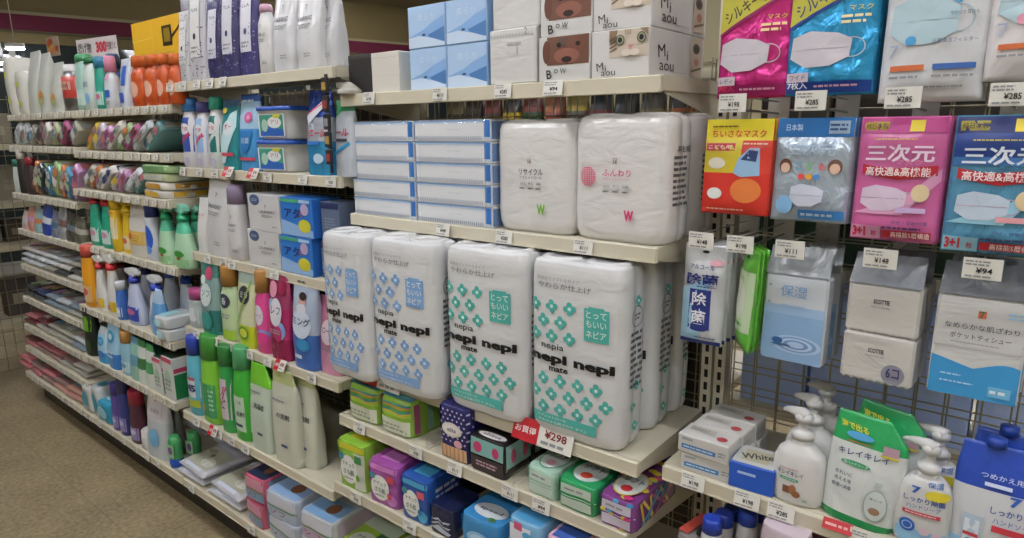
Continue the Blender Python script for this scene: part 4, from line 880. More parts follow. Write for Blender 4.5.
# --- shelf 4C
def whitebox(f, sd, tp, w, d, h):
    f.rect(-w*.42, h*.25, w*.25, h*.5, '#3d7fb5'); f.fine(-w*.38, h*.3, w*.2, h*.45, 1, '#c9dcea', 2); f.rect(-w*.42, h*.72, -w*.2, h*.86, '#9aa0a6'); f.fine(w*.3, h*.3, w*.45, h*.6, 2, GR)
    tp.rect(-w*.4, d*.45, w*.1, d*.8, '#b3b1a9'); tp.ell(w*.28, d*.35, w*.1, d*.16, '#b04a4e'); tp.fine(-w*.38, d*.5, w*.06, d*.7, 2, '#8b8a84', 3); sd.fine(d*.1, h*.3, d*.9, h*.6, 1, '#b0b0ac', 4)
cb = proto('soapcarton', lambda: [('box', carton(.098, .058, .036, '#c9c8c3', whitebox, .002))])
x0 = .114
for j, dn in enumerate(('front', 'middle', 'back')):
    for i, ln in enumerate(('bottom', 'top')):
        place('soap_carton', cb, (x0-.006*i+.004*j, SH['4C'][0]+.012+.0595*j-.004*i, SH['4C'][1]+.0365*i), 'small white carton with blue band, %s layer, %s row of the stack' % (ln, dn), 'carton', 'white soap cartons stacked at the shelf corner', (0, 0, .03-.05*i))
def bluesoap(f, sd, tp, w, d, h):
    f.rect(-w*.3, h*.6, w*.1, h*.7, '#a9c4ea'); tp.rect(-w*.46, d*.03, w*.46, d*.97, '#c3c6c4'); tp.rect(-w*.3, d*.2, w*.3, d*.8, '#b9b39a'); tp.text('White', .0, d*.5, .022, '#2a2a2c', w*.7, .02, .35)
bs = proto('bluesoap', lambda: [('box', carton(.078, .075, .05, '#2456b8', bluesoap, .002, 'gloss'))])
x, w, h, Y, Z = span('4C', 731, 768); place('soap_box', bs, (x, Y+.003, Z), 'blue soap box with white top reading White', 'soap', None, (0, 0, .05))
def pumpb(w, h, d, body, art, head='#c9c9c7', n=2.6, sh=.62):
    hb = h-.05; c = (body, 'gloss'); a = M()
    lv = [(0, w/2*.86, d/2*.86, c), (.004, w/2*.95, d/2*.95), (.014, w/2, d/2), (hb*.35, w/2*1.0, d/2), (hb*sh, w/2*.95, d/2*.95), (hb*(sh+.14), w/2*.82, d/2*.85), (hb*(sh+.23), w/2*.58, d/2*.68), (hb*.92, w/2*.40, w/2*.40), (hb, w/2*.38, w/2*.38)]
    L = Loft(a, lv, n=n, seg=36, cy=0, sub=3); art(Ink(a, L.front, .0008, .006), Ink(a, L.side, .0008), None, w, d, hb)
    return [('bottle', a), ('pump_head', pump_head(hb-.001, w/2*.42, head, PI-.55))]
def kirei(f, sd, tp, w, d, h):
    f.text('キレイキレイ', -.008, h*.50, .009, '#2b3a6e', .042, .02, -.0); f.fine(-.026, h*.555, .004, h*.575, 1, '#c05a5a', 2); f.rect(-.024, h*.39, .006, h*.43, '#3f9a78'); f.fine(-.02, h*.4, .004, h*.42, 1, '#d5e6dc')
    f.rect(-.018, h*.19, -.006, h*.30, '#7a5238'); f.ell(-.002, h*.26, .006, .009, '#a06a48'); f.ell(.004, h*.2, .007, .006, '#8a5a3c'); f.text('泡', .018, h*.13, .006, '#4fae7a', .009)
kp = proto('kireipump', lambda: pumpb(.088, .165, .060, '#d2d2cf', kirei, sh=.64, n=2.4))
for i, (dx, dy, lab) in enumerate(((0, 0, 'front one of three in a row'), (-.002, .072, 'middle one of three in a row'), (.002, .142, 'rearmost of three in a row'))):
    x, w, h, Y, Z = span('4C', 768, 816); place('soap_pump_bottle', kp, (x+dx, Y+.034+dy, Z), 'round shouldered white foam soap pump bottle, '+lab, 'soap pump', 'white foam soap pumps')
def kpouch(f, sd, tp, w, d, h):
    f.text('キレイキレイ', -.004, h*.66, .0105, '#2b3a6e', .074, .03, .06); f.ell(-.012, h*.56, .022, .0045, '#3f9a68'); f.text('泡ハンドソープ', -.012, h*.56, .005, '#dbe9df', .036)
    f.text('きれいに', -.026, h*.45, .0065, '#343c5a', .026); f.text('洗える泡', -.026, h*.39, .0065, '#343c5a', .026); f.text('殺菌+消毒', -.026, h*.33, .0065, '#343c5a', .03)
    f.ell(.026, h*.25, .017, .026, '#8aa79c'); f.ell(.026, h*.25, .0155, .0245, '#c6cecb'); f.rect(.021, h*.43, .031, h*.47, '#b3c4bc'); f.text('キレイ', .026, h*.31, .004, '#3a5a4a', .018); f.ell(.026, h*.2, .008, .006, '#9a7a60')
    f.text('泡で出る', -.018, h*.885, .011, '#e0d23a', .04, .05, -.1); f.ell(-.012, h*.815, .02, .006, '#4f9ed0'); f.rect(.022, h*.72, .044, h*.80, '#a88a98'); f.rect(.020, h*.70, .044, h*.72, '#c9b93a'); f.fine(-.03, h*.75, .015, h*.765, 1, '#c8504a', 1)
kq = proto('kireipouch', lambda: [('pouch', pouch(.112, .178, .05, [(0, '#1f8a4c'), (.07, '#cfd4d1'), (.73, '#1f9a55')], kpouch, spout=-.6, seed=3, taper=.97))])
x, w, h, Y, Z = span('4C', 826, 878); place('refill_pouch', kq, (x, Y+.006, Z+.001), 'green topped hand soap refill pouch standing right of the white pumps, front one', 'refill pouch', 'green topped soap refill pouches', (-.05, .05, -.06))
place('refill_pouch', kq, (x+.012, Y+.066, Z+.001), 'green topped hand soap refill pouch half hidden behind the front one', 'refill pouch', 'green topped soap refill pouches', (-.05, .1, -.1))
def seb(f, sd, tp, w, d, h):
    f.rect(-w*.44, .003, w*.44, h*.24, '#8fc0e0'); f.text('7', -.012, h*.78, .011, '#2d58a8', .012, .03); f.ell(.016, h*.75, .016, .008, '#d8c83a'); f.text('保湿', .012, h*.88, .008, '#3d6ab5', .02)
    f.text('しっかり除菌', .0, h*.66, .009, '#2a4d9c', .054, .03, 0); f.text('ハンドソープ', 0, h*.57, .007, '#3d6ab5', .044); f.rect(-w*.35, h*.45, w*.3, h*.50, '#c23a48'); f.fine(-w*.3, h*.46, w*.25, h*.49, 1, '#e8c9cc')
    f.ell(-w*.24, h*.29, w*.14, h*.09, '#2d62b5'); f.ring(-w*.24, h*.29, w*.09, h*.055, .001, '#c9dcf0'); f.ell(w*.06, h*.25, w*.09, h*.05, '#d8c0cc'); f.ell(w*.28, h*.22, w*.09, h*.05, '#d8c0cc')
sp = proto('sebpump', lambda: pumpb(.076, .168, .048, '#cccdcb', seb, sh=.68, n=2.8))
for dy, dx, lab in ((0, 0, 'front one, beside the blue topped pouch'), (.062, .006, 'standing right behind the front one')):
    x, w, h, Y, Z = span('4C', 895, 939); place('soap_pump_bottle', sp, (x+dx, Y+.028+dy, Z), 'slim white and light blue soap pump bottle, '+lab, 'soap pump', 'light blue banded soap pumps', (0,0,.05))
def spouch(f, sd, tp, w, d, h):
    f.rect(-w*.46, h*.03, w*.46, h*.2, '#8fc0e0'); f.text('7', .018, h*.60, .014, '#2d58a8', .014, .04); f.text('しっかり除菌', .020, h*.50, .011, '#2a4d9c', .058, .03); f.text('ハンドソープ', .020, h*.42, .008, '#3d6ab5', .05); f.rect(-.005, h*.33, .046, h*.38, '#c23a48')
    f.rect(-.040, h*.08, -.016, h*.42, '#a9bccb'); f.rect(-.037, h*.09, -.019, h*.38, '#d0d8dd'); f.rect(-.037, h*.24, -.019, h*.27, '#c23a48'); f.ell(-.030, h*.2, .004, .004, '#2d62b5', 8); f.rect(-.037, h*.09, -.019, h*.14, '#8fc0e0'); f.text('つめかえ用', .0, h*.76, .008, '#cdd8f0', .05); f.rect(-.02, h*.68, .012, h*.71, '#cdd8f0')
sq = proto('sebpouch', lambda: [('pouch', pouch(.112, .180, .05, [(0, '#7fb4dc'), (.05, '#c9ccce'), (.64, '#1f45a8')], spouch, spout=-.55, seed=5, taper=1.0, cap=('#1b3f9c', 'gloss')))])
x, w, h, Y, Z = span('4C', 950, 1008); place('refill_pouch', sq, (x+.012, Y+.006, Z+.001), 'blue topped hand soap refill pouch at the right picture edge, front one', 'refill pouch', 'blue topped soap refill pouches', (-.05, 0, 0))
place('refill_pouch', sq, (x+.022, Y+.062, Z+.001), 'blue topped hand soap refill pouch behind the right edge one', 'refill pouch', 'blue topped soap refill pouches', (-.05, 0, -.08))
for u, sale in ((694, 0), (748, 0), (782, 0), (866, 0), (1004, 0)):
    Y, Z = SH['4C']; x = on_edge(u, Y, Z)
    par = [o for o in bpy.data.objects if o.name.startswith('shelf') and abs(o.location.z-Z) < 1e-4 and o.location.x > 0][0]
    child('price_tag', _tagm['198' if u < 760 else '285'], [o_ for o_ in par.children if o_.name.startswith('price_rail')][0], (x-par.location.x, Y-.004, -.010), (-.25, 0, .04))
rm = M(); rm.box(-.022, .022, -.001, 0, -.009, .009, ('#c03038', 'card')); p = Ink(rm, face_front(-.001), .0003); p.fine(-.018, -.004, .018, .004, 1, '#e0b3b0', 2)
child('sale_sticker', rm.mesh('sale_sticker'), par, (on_edge(838, *SH['4C'])-par.location.x, SH['4C'][0]-.003, -.002), (-.5, 0, .02), 'small red sale sticker')
# --- shelf 4D, just showing at the bottom
wb = proto('whitebluecap', lambda: capped(.045, .20, .045, '#c6c8cc', '#2340a8', .11, label_art(None, None, fine=True), neck=.72))
Z = SH['4D'][1]
for i, (u, v, dy, lab) in enumerate(((712, 512, 0, 'nearest the aisle'), (724, 506, .05, 'second from the aisle'), (733, 500, .10, 'third from the aisle'), (748, 503, .05, 'right column, front'), (757, 500, .10, 'right column, rear'))):
    q = at_y(u, v+6, -.30+dy); place('lotion_bottle', wb, (q.x, -.32+dy, Z), 'white bottle with royal blue cap on the lower right shelf, '+lab, 'bottle', 'blue capped white bottles', (0,0,0), (1, 1, (q.z-Z)/.2))
def redp(f, sd, tp, w, d, h): f.ell(w*.15, h*.5, w*.2, h*.3, '#c9c7c4'); tp.ell(w*.2, d*.4, w*.16, d*.2, '#26262a'); tp.rect(-w*.4, d*.1, -w*.05, d*.9, '#c8564c')
rp = proto('redpack', lambda: [('pack', soft(.06, .10, .04, '#8f8a88', redp, n=4, seed=4))])
q = at_y(690, 533, -.28); place('body_care_pack', rp, (q.x, -.30, Z), 'grey and red oval pack left of the blue capped bottles', 'pack', None, (0,0,-.2), (1,1,(q.z-Z)/.04))
mb = proto('maroonbox', lambda: [('box', carton(.16, .04, .06, '#5c2038', lambda f, sd, tp, w, d, h: f.rect(-w*.45, h*.3, w*.3, h*.5, '#7c4058')))])
q = at_y(825, 524, -.25); place('gift_box', mb, (q.x, -.24, Z), 'maroon box lying on the lower right shelf', 'box', None, (0,0,.0), (1,1,(q.z-Z)/.06))
pl = proto('palepack', lambda: [('pack', soft(.08, .05, .16, '#c9b9c4', label_art('#d8ccd4', None, accent='#c98aa8'), n=4, seed=4))])
q = at_y(785, 527, -.31); place('care_pack', pl, (q.x, -.33, Z), 'pale pink pack standing between blue capped bottles and maroon box', 'pack', None, (0,0,-.1), (1,1,(q.z-Z)/.16))
# --- goods and shelves on the far side of the mesh
rb = proto('rearboard', lambda: [('board', (lambda a: (a.box(0, .9, 0, .34, -.022, 0, CREAM), a)[1])(M()))])
for bi, (bx0, zz) in enumerate([(x, z) for x in (.03, -.9) for z in (.80, 1.13, 1.40)]):
    place('rear_shelf', rb, (bx0, .066, zz), 'cream shelf seen through the mesh, %s behind the %s bay' % (('low', 'middle', 'high')[bi % 3], 'mask' if bi < 3 else 'toilet paper'), 'shelf', 'shelves behind the mesh')
def rearbox(c, c2):
    return lambda: [('box', carton(.14, .12, 1, c, lambda f, sd, tp, w, d, h: (f.rect(-w*.3, h*.3, w*.3, h*.7, c2)), kind='matte'))]
R = random.Random(5)
for k_ in range(6):
    place('rear_carton', proto('rearblue', rearbox('#b9d0ff', '#c6d8ff')), (.115+.148*k_, .09, .80), 'plain light blue carton seen through the mesh above the soap shelf', 'carton', 'light blue cartons behind the mesh', (0,0,0), (1,1,.30))
    place('rear_carton', proto('reargreen', rearbox('#26402c', '#1d3020')), (.115+.148*k_, .09, 1.13), 'dark green carton seen through the mesh behind the masks', 'carton', 'dark green cartons behind the mesh', (0,0,0), (1,1,.22))
    place('rear_carton', proto('reardark', rearbox('#38322b', '#2a2520')), (.115+.148*k_, .10, 1.40), 'dark brown carton seen through the mesh behind the top masks', 'carton', 'dark brown cartons behind the mesh', (0,0,0), (1,1,.5))
cols = ['#8a7c5c', '#4a3f38', '#7a2f2c', '#3b352f', '#8c3f34', '#a85f2c', '#b39a2f', '#2e2a2a', '#30302c', '#57514a', '#3c3430', '#24492c']
for k_, c in enumerate(cols):
    pk_ = proto('snack'+c, lambda: [('pouch', pouch(.066, .105, .04, [(0, c), (.4, cols[(k_*5+3) % 12]), (.6, c)], None, seed=k_))])
    place('snack_packet', pk_, (-.86+.072*k_, .09, 1.40), '%s packet on the rear shelf between top shelf and tissue cartons' % ['tan', 'brown', 'dark red', 'charcoal', 'brick red', 'orange', 'mustard yellow', 'black', 'dark olive', 'grey brown', 'dark brown', 'dark green'][k_], 'packet', 'packets behind the toilet paper bay')
# ================================================================ bays 2, 1 and 0: laundry, cleaning, bags
def put(name, key, fn, k, u0, u1, vt, label, cat, w0, h0, group=None, dy=0., z=0., rot=(0,0,0), dx=0., keep=False):
    x, w, h, Y, Z = span(k, u0, u1, vt, dy, z); s = w/w0; sh = (h/h0 if vt is not None else 1)
    return place(name, proto(key, fn), (x+dx, Y, Z), label, cat, group, rot, (s, 1 if keep else max(.6, min(1.2, s)), sh))
def P(w, h, d, bands, art=None, **kw): return lambda: [('pouch', pouch(w, h, d, bands, art, **kw))]
def CP(*a, **kw): return lambda: capped(*a, **kw)
def TR(*a, **kw): return lambda: spray_bottle(*a, **kw)
def panel(title, tcol, dots, bg=W, zz=(.25, .85), pat=None):
    def art(f, sd, tp, w, d, h):
        if pat:
            R = random.Random(title)
            for i in range(70): f.ell(R.uniform(-.44, .44)*w, R.uniform(.04, .96)*h, w*.035, w*.035, pat, 5); f.k -= 1
            f.k += 1
        f.rect(-w*.26, h*zz[0], w*.30, h*zz[1], bg); f.text(title, w*.02, h*(zz[1]-.1), h*.035, tcol, w*.4, 0); f.ell(w*.02, h*(zz[0]+.22), w*.08, h*.035, dots)
        f.fine(-w*.18, h*(zz[0]+.04), w*.22, h*(zz[0]+.12), 2, GR)
    return art
def fab(title, dot='#6c6e72'):
    return lambda f, sd, tp, w, d, h: (f.text(title, -w*.02, h*.62, h*.05, '#2d2e30', w*.6, 0), f.fine(-w*.3, h*.50, w*.25, h*.56, 2, GR), f.fine(w*.0, h*.14, w*.3, h*.2, 2, GR, 3), f.text('7', w*.02, h*.76, h*.06, dot, w*.09))
GA = 'laundry refills on the top laundry shelf'
put('refill_pouch', 'patw', P(.05, .25, .05, [(0, '#b9b9bb')], panel('FLA', K, '#2c2c30', '#d2d2d0', pat='#4a4a52')), '2A', 179, 190, 8, 'narrow white patterned bottle pouch at the left end of the top laundry shelf', 'refill pouch', .05, .25, GA, keep=True)
put('refill_pouch', 'patw2', P(.07, .28, .05, [(0, '#babac0')], panel('FLAX', K, '#2c2c30', '#d2d2d0', pat='#50505a')), '2A', 190, 206, -18, 'white black patterned refill pouch, second on the top laundry shelf', 'refill pouch', .07, .28, GA, keep=True)
put('refill_pouch', 'patn', P(.06, .24, .05, [(0, '#2c2a55')], panel('TLA', K, '#2c2c60', '#c9c9d2', pat='#6b69a0')), '2A', 207, 221, -6, 'navy patterned refill pouch with small white label, beside the white patterned pouches', 'refill pouch', .06, .24, GA, keep=True)
put('refill_pouch', 'patn2', P(.075, .28, .05, [(0, '#35325f')], panel('TLA', K, '#2c2c60', '#c9c9d2', pat='#8a88b8')), '2A', 221, 238, -20, 'navy patterned refill pouch with tall white label, middle of three navy ones', 'refill pouch', .075, .28, GA, keep=True)
put('refill_pouch', 'patn3', P(.075, .28, .05, [(0, '#3a376a')], panel('LLA', K, '#2c2c60', '#d2d2da', pat='#7a78ac')), '2A', 239, 257, -22, 'navy patterned refill pouch beside the pink capped white bottle', 'refill pouch', .075, .28, GA, keep=True)
put('laundry_bottle', 'fabb', CP(.06, .22, .05, '#cfcfce', '#c9a0b4', .1, fab('ABR.C')), '2A', 257, 270, 2, 'slim white laundry bottle with pale pink cap', 'bottle', .06, .22, keep=True)
for i, (u0, u1, vt, t, lab) in enumerate(((271, 293, -16, 'FABRIC', 'left of three'), (294, 317, -16, 'FABRIC', 'middle of three'), (316, 336, -12, 'FABRIC', 'right of three, at the shelf end'))):
    put('refill_pouch', 'fabp'+str(i), P(.09, .26, .06, [(0, ('#c4c5c7', '#c9cacb', '#b4b5b7')[i])], fab(t), seed=i), '2A', u0, u1, vt, 'plain white grey fabric softener refill pouch, '+lab, 'refill pouch', .09, .26, 'plain grey refill pouches', dy=.0 if i < 2 else .03)
for i, u in enumerate((183, 210)): put('refill_pouch', 'patback', P(.06, .25, .04, [(0, '#8f8f9a')], None), '2A', u, u+14, -8, 'patterned refill pouch standing behind the front row, %s one' % ('left' if i == 0 else 'right'), 'refill pouch', .06, .25, GA, dy=.08)
# 2B detergents
def det(b, c, r): return lambda f, sd, tp, w, d, h: (f.rect(-w*.42, h*.28, w*.42, h*.88, b), f.ell(w*.02, h*.68, w*.28, h*.1, '#d9d9dc'), f.line(-w*.3, h*.42, w*.3, h*.60, h*.07, r), f.text('アタ', w*.02, h*.68, h*.08, c, w*.4), f.ell(0, h*.12, w*.22, h*.07, '#b9b3c9'))
put('detergent_bottle', 'd1', CP(.07, .20, .055, '#cdcdd2', '#3a7fc0', .18, det('#2b4f9e', '#a8283c', '#b83c60')), '2B', 181, 194, 97, 'white liquid detergent bottle with blue cap and navy label', 'bottle', .07, .20)
put('detergent_bottle', 'd2', CP(.07, .20, .055, '#cfcfd4', '#4b4a8a', .15, det('#8fb4dc', '#b83c50', '#c94a70')), '2B', 195, 207, 101, 'white liquid detergent bottle with purple cap', 'bottle', .07, .20)
put('detergent_bottle', 'd3', CP(.07, .20, .055, '#cdd2d0', '#2f9a84', .16, det('#1f6f6a', '#c94a50', '#c9d2d0')), '2B', 208, 220, 96, 'white liquid detergent bottle with teal cap', 'bottle', .07, .20)
def rise(a, b, c): return lambda f, sd, tp, w, d, h: (f.poly([(-w*.44, h*.1), (-w*.1, h*.1), (w*.44, h*.62), (w*.44, h*.85), (w*.1, h*.8), (-w*.44, h*.4)], a), f.ell(w*.05, h*.6, w*.26, h*.11, b), f.text('ボー', w*.05, h*.62, h*.09, c, w*.38), f.rect(-w*.3, h*.2, w*.35, h*.25, '#c94a60'), f.ell(-w*.2, h*.85, w*.14, h*.04, '#d8c04a'))
put('refill_pouch', 'r1', P(.085, .19, .055, [(0, '#1f7f86'), (.9, '#3b5a78')], rise('#b9d8dc', '#d3dde0', '#b03a50'), seed=1), '2B', 220, 237, 99, 'teal detergent refill pouch with white swoosh', 'refill pouch', .085, .19)
put('refill_pouch', 'r2', P(.09, .2, .055, [(0, '#3f8cc4'), (.55, '#9fc3dc'), (.9, '#2f5aa0')], lambda f, sd, tp, w, d, h: (f.ell(w*.1, h*.70, w*.2, h*.07, '#c45a90'), f.ell(w*.1, h*.70, w*.08, h*.03, '#d9a0c0'), f.poly([(-w*.3, h*.52), (w*.35, h*.52), (w*.2, h*.3), (0, h*.22), (-w*.2, h*.3)], '#2f78b8'), f.rect(-w*.4, h*.14, w*.4, h*.18, '#c94a60'), f.text('抗菌', 0, h*.4, h*.08, '#bcd6e8', w*.4), f.fine(-w*.3, h*.88, w*.3, h*.94, 1, '#c9d6e8')), seed=2), '2B', 238, 257, 93, 'light blue detergent refill pouch with pink flower', 'refill pouch', .09, .2)
put('refill_pouch', 'r2b', P(.09, .2, .055, [(0, '#2f6fb0'), (.5, '#3f8cc4')], None, seed=3), '2B', 248, 262, 96, 'blue refill pouch half hidden behind the white tubs', 'refill pouch', .09, .2, dy=.05)
def tub():
    a = M(); c = ('#cfcfcf', 'gloss')
    Loft(a, [(0, .056, .066, c), (.008, .060, .070), (.078, .064, .074), (.079, .067, .077), (.082, .067, .077)], n=6, seg=40, cy=.075, sub=2)
    p = Ink(a, lambda s, t, e: Vector((s, .075-.0735-.001*t/.08-e, t)), .001)
    p.rect(-.05, .008, .05, .072, '#dcdcdc'); p.rect(-.045, .010, .045, .070, '#3a8f7a'); p.poly([(-.045, .010), (.045, .010), (.045, .028), (-.01, .036), (-.045, .020)], '#2b5fae'); p.ell(.012, .048, .026, .016, '#d6dcdc'); p.text('アリ', .012, .05, .012, '#b83c50', .03); p.ell(-.025, .04, .012, .018, '#a8c8b8'); p.ell(.022, .066, .014, .006, '#c9c23a')
    l = M(); Loft(l, [(.0815, .068, .078, ('#2450a8', 'gloss')), (.084, .069, .079), (.092, .068, .078), (.094, .064, .074)], n=6, seg=40, cy=.075, sub=1)
    return [('tub', a), ('lid', l)]
for i, (z, lab) in enumerate(((0, 'bottom one of two stacked'), (.0955, 'top one of two stacked'))):
    x, w, h, Y, Z = span('2B', 259, 287, z=z); place('detergent_tub', proto('tub', tub), (x, Y, Z), 'white detergent tub with blue lid, '+lab, 'tub', 'stacked white tubs', (0, 0, .1), (w/.125, 1, 1.0))
put('refill_pouch', 'ari', P(.09, .2, .055, [(0, '#3a9bcf'), (.4, '#bcc6d2'), (.68, '#3a56a8'), (.9, '#24408e')], lambda f, sd, tp, w, d, h: (f.text('リエール', 0, h*.50, h*.09, '#b8243a', w*.85, .04), f.poly([(-w*.44, h*.7), (w*.44, h*.93), (w*.44, h*.85), (-w*.3, h*.6)], '#c9d0d8'), f.line(-w*.4, h*.72, w*.4, h*.88, h*.02, '#c94a60'), f.ell(w*.15, h*.2, w*.2, h*.06, '#bcd6e8'), f.rect(-w*.3, h*.36, w*.2, h*.4, '#2f6fb8')), seed=4, kind='foil'), '2B', 305, 328, 89, 'red lettered white and blue detergent refill pouch right of the tubs', 'refill pouch', .09, .2)
put('refill_pouch', 'ari2', P(.09, .2, .055, [(0, '#b4bcc4'), (.85, '#3f9a68')], lambda f, sd, tp, w, d, h: (f.text('ール', 0, h*.58, h*.1, '#b8243a', w*.7, .04), f.line(-w*.4, h*.3, w*.4, h*.44, h*.05, '#3a9bcf'), f.line(-w*.4, h*.8, w*.1, h*.95, h*.04, '#2f9a58'), f.rect(-w*.3, h*.46, w*.3, h*.5, '#4a4c58')), seed=5), '2B', 334, 352, 99, 'white refill pouch with green corner at the right end beside the tissue cartons', 'refill pouch', .09, .2)
def strip():
    a = M(); a.box(-.006, .006, 0, .002, -.25, 0, ('#1b1b1c', 'gloss')); parts = [('strip', a)]
    for i in range(5):
        b = M(); b.box(-.013, .013, -.008, 0, -.045*i-.048, -.045*i-.008, ('#232326', 'gloss'), .002); p = Ink(b, face_front(-.008)); p.rect(-.008, -.045*i-.04, .008, -.045*i-.02, ('#a8894a', '#8f3a3a', '#8a8a90')[i % 3]); parts.append(('clipped_packet', b))
    return parts
X = on_edge(331, -.31, 1.3); place('hanging_strip', proto('strip', strip), (X, -.306, 1.56), 'black clip strip of small packets hanging in front of the laundry shelf', 'clip strip')
# 2C laundry powder
put('refill_pouch', 'lw0', P(.05, .16, .05, [(0, '#d0d0ce')], lambda f, sd, tp, w, d, h: f.text('ウール', 0, h*.7, h*.06, '#a04a50', w*.7)), '2C', 197, 206, 199, 'narrow white pouch at the left end of the laundry powder shelf', 'refill pouch', .05, .16)
put('refill_pouch', 'lw1', P(.1, .2, .06, [(0, '#c6c7c9')], fab('LAUNDRY'), seed=2), '2C', 205, 226, 176, 'grey white LAUNDRY refill pouch with folded top', 'refill pouch', .1, .2, rot=(0, .06, 0))
put('laundry_bottle', 'lw2', CP(.06, .18, .05, '#cfcfd0', '#8d7f9a', .24, fab('LAUNDRY'), neck=.8), '2C', 227, 241, 186, 'white laundry bottle with mauve cap', 'bottle', .06, .18)
put('refill_pouch', 'lw3', P(.1, .2, .06, [(0, '#b9bbbe')], fab('LAUNDRY'), seed=4), '2C', 228, 249, 173, 'grey refill pouch standing behind the mauve capped bottle', 'refill pouch', .1, .2, dy=.055)
def lbox(f, sd, tp, w, d, h): f.ell(-w*.26, h*.84, w*.16, h*.15, '#46587c'); f.fine(-w*.36, h*.8, -w*.16, h*.88, 2, '#9fb0cf'); f.text('7', w*.08, h*.68, h*.09, '#444444', w*.05); f.text('LAUNDRY', w*.12, h*.54, h*.075, '#2d2e30', w*.5, .0); f.fine(-w*.06, h*.38, w*.3, h*.46, 2, GR); f.fine(w*.25, h*.12, w*.4, h*.18, 1, GR)
def abox(f, sd, tp, w, d, h):
    f.poly([(-w*.49, h*.02), (w*.49, h*.02), (w*.49, h*.2), (-w*.49, h*.42)], '#8fb4e0'); f.text('アタ', -w*.12, h*.60, h*.26, '#26336e', w*.5, .05); f.text('ッ', w*.16, h*.58, h*.14, '#c23a3a', w*.12, .05); f.ell(w*.25, h*.30, w*.19, h*.17, '#c9c23a'); f.ell(w*.28, h*.72, w*.12, h*.15, '#b9a8c9'); f.rect(-w*.47, h*.88, w*.1, h*.96, '#4fae7a'); f.rect(w*.12, h*.88, w*.45, h*.96, '#a8c8e8')
    sd.rect(d*.04, h*.05, d*.96, h*.95, '#2a64b8')
for i, z in enumerate((0, .112)):
    x, w, h, Y, Z = span('2C', 250, 281, z=z); place('laundry_box', proto('lbox', lambda: [('box', carton(.125, .10, .111, '#c7c8c9', lbox))]), (x, Y, Z), 'plain white LAUNDRY powder box with round navy badge, %s one' % ('lower', 'upper')[i], 'laundry box', 'white laundry powder boxes', (0,0,0), (w/.125, 1, 1))
    x, w, h, Y, Z = span('2C', 282.5, 314, z=z); place('laundry_box', proto('abox', lambda: [('box', carton(.125, .10, .111, '#2c74c8', abox, kind='gloss'))]), (x, Y, Z), 'bright blue laundry powder box with yellow badge, %s one' % ('lower', 'upper')[i], 'laundry box', 'blue laundry powder boxes', (0,0,0), (w/.125, 1, 1))
    x, w, h, Y, Z = span('2C', 316, 337, z=z); place('laundry_box', proto('nbox', lambda: [('box', carton(.09, .09, .105, '#5a6880', lambda f, sd, tp, w, d, h: (f.rect(-w*.49, h*.82, w*.49, h*.99, '#26305a'), f.fine(-w*.3, h*.3, w*.3, h*.6, 4, '#7c8aa0'))))]), (x-.004, Y+.02, Z), 'slate blue laundry box with navy top edge, %s one' % ('lower', 'upper')[i], 'laundry box', 'slate blue boxes', (0,0,0), (.9, 1, 1))
# 2D softeners
def soft_l(oval, t, tc, bgs=()): return lambda f, sd, tp, w, d, h: ([f.ell(x*w, z*h, r*w, r*w*1.1, c) for x, z, r, c in bgs], f.ell(0, h*.55, w*.3, h*.16, oval), f.text(t, 0, h*.57, h*.09, tc, w*.46), f.fine(-w*.26, h*.3, w*.26, h*.36, 2, GR))
put('softener_bottle', 's0', CP(.05, .15, .045, '#aeb9b8', '#b04a80', .26, label_art('#c6d0cf', None, accent='#d8d8da'), neck=.8), '2D', 187, 199, 291, 'clear softener bottle with magenta cap at the left of the softener shelf', 'bottle', .05, .15)
put('refill_pouch', 's1', P(.08, .2, .05, [(0, '#3c8f8c'), (.35, '#9fc4c4'), (.8, '#5fa39c')], soft_l('#c9d6d6', 'ソフ', '#2f6f70', ((.1, .85, .2, '#b84a6a'), (-.2, .75, .15, '#c9dcd8'), (.0, .2, .3, '#2f8f88'))), seed=6, kind='foil'), '2D', 200, 217, 265, 'teal and silver softener refill pouch with pink top mark', 'refill pouch', .08, .2)
put('softener_bottle', 's2', CP(.07, .2, .055, '#b9cfa4', '#a87a3a', .26, lambda f, sd, tp, w, d, h: (f.ell(0, h*.72, w*.3, h*.13, '#34384a'), f.text('香', 0, h*.72, h*.12, W, w*.24), f.rect(-w*.42, 0.004, w*.42, h*.2, '#9fc43a'), f.fine(-w*.3, h*.4, w*.3, h*.5, 2, GR)), neck=.62), '2D', 219, 235, 268, 'pale green softener bottle with tan cap', 'bottle', .07, .2)
put('refill_pouch', 's3', P(.08, .2, .05, [(0, '#b9c92f'), (.3, '#c9cfa8'), (.85, '#9fb4a8')], lambda f, sd, tp, w, d, h: (f.ell(.0, h*.70, w*.3, h*.12, '#2e3038'), f.text('ミラ', 0, h*.7, h*.08, W, w*.4), f.ell(0, h*.2, w*.26, h*.09, '#5f8f2f'), f.ell(0, h*.2, w*.2, h*.06, '#c9d04a'), f.line(-w*.35, h*.3, w*.35, h*.9, h*.03, '#8fae5a')), seed=7), '2D', 237, 254, 275, 'yellow green softener refill pouch with black round badge', 'refill pouch', .08, .2)
put('softener_bottle', 's4', CP(.07, .21, .055, '#d0468c', '#a87c44', .26, lambda f, sd, tp, w, d, h: (f.ell(0, h*.62, w*.28, h*.17, '#d6d0da'), f.text('ローズ', 0, h*.62, h*.07, '#8a2a5a', w*.4), f.ell(-w*.3, h*.85, w*.14, h*.06, '#e090b4'), f.ell(w*.2, h*.3, w*.3, h*.1, '#7f9ad0'), f.ell(w*.16, h*.26, w*.3, h*.1, '#d6408a')), neck=.62), '2D', 254, 268, 272, 'hot pink softener bottle with bronze cap', 'bottle', .07, .21)
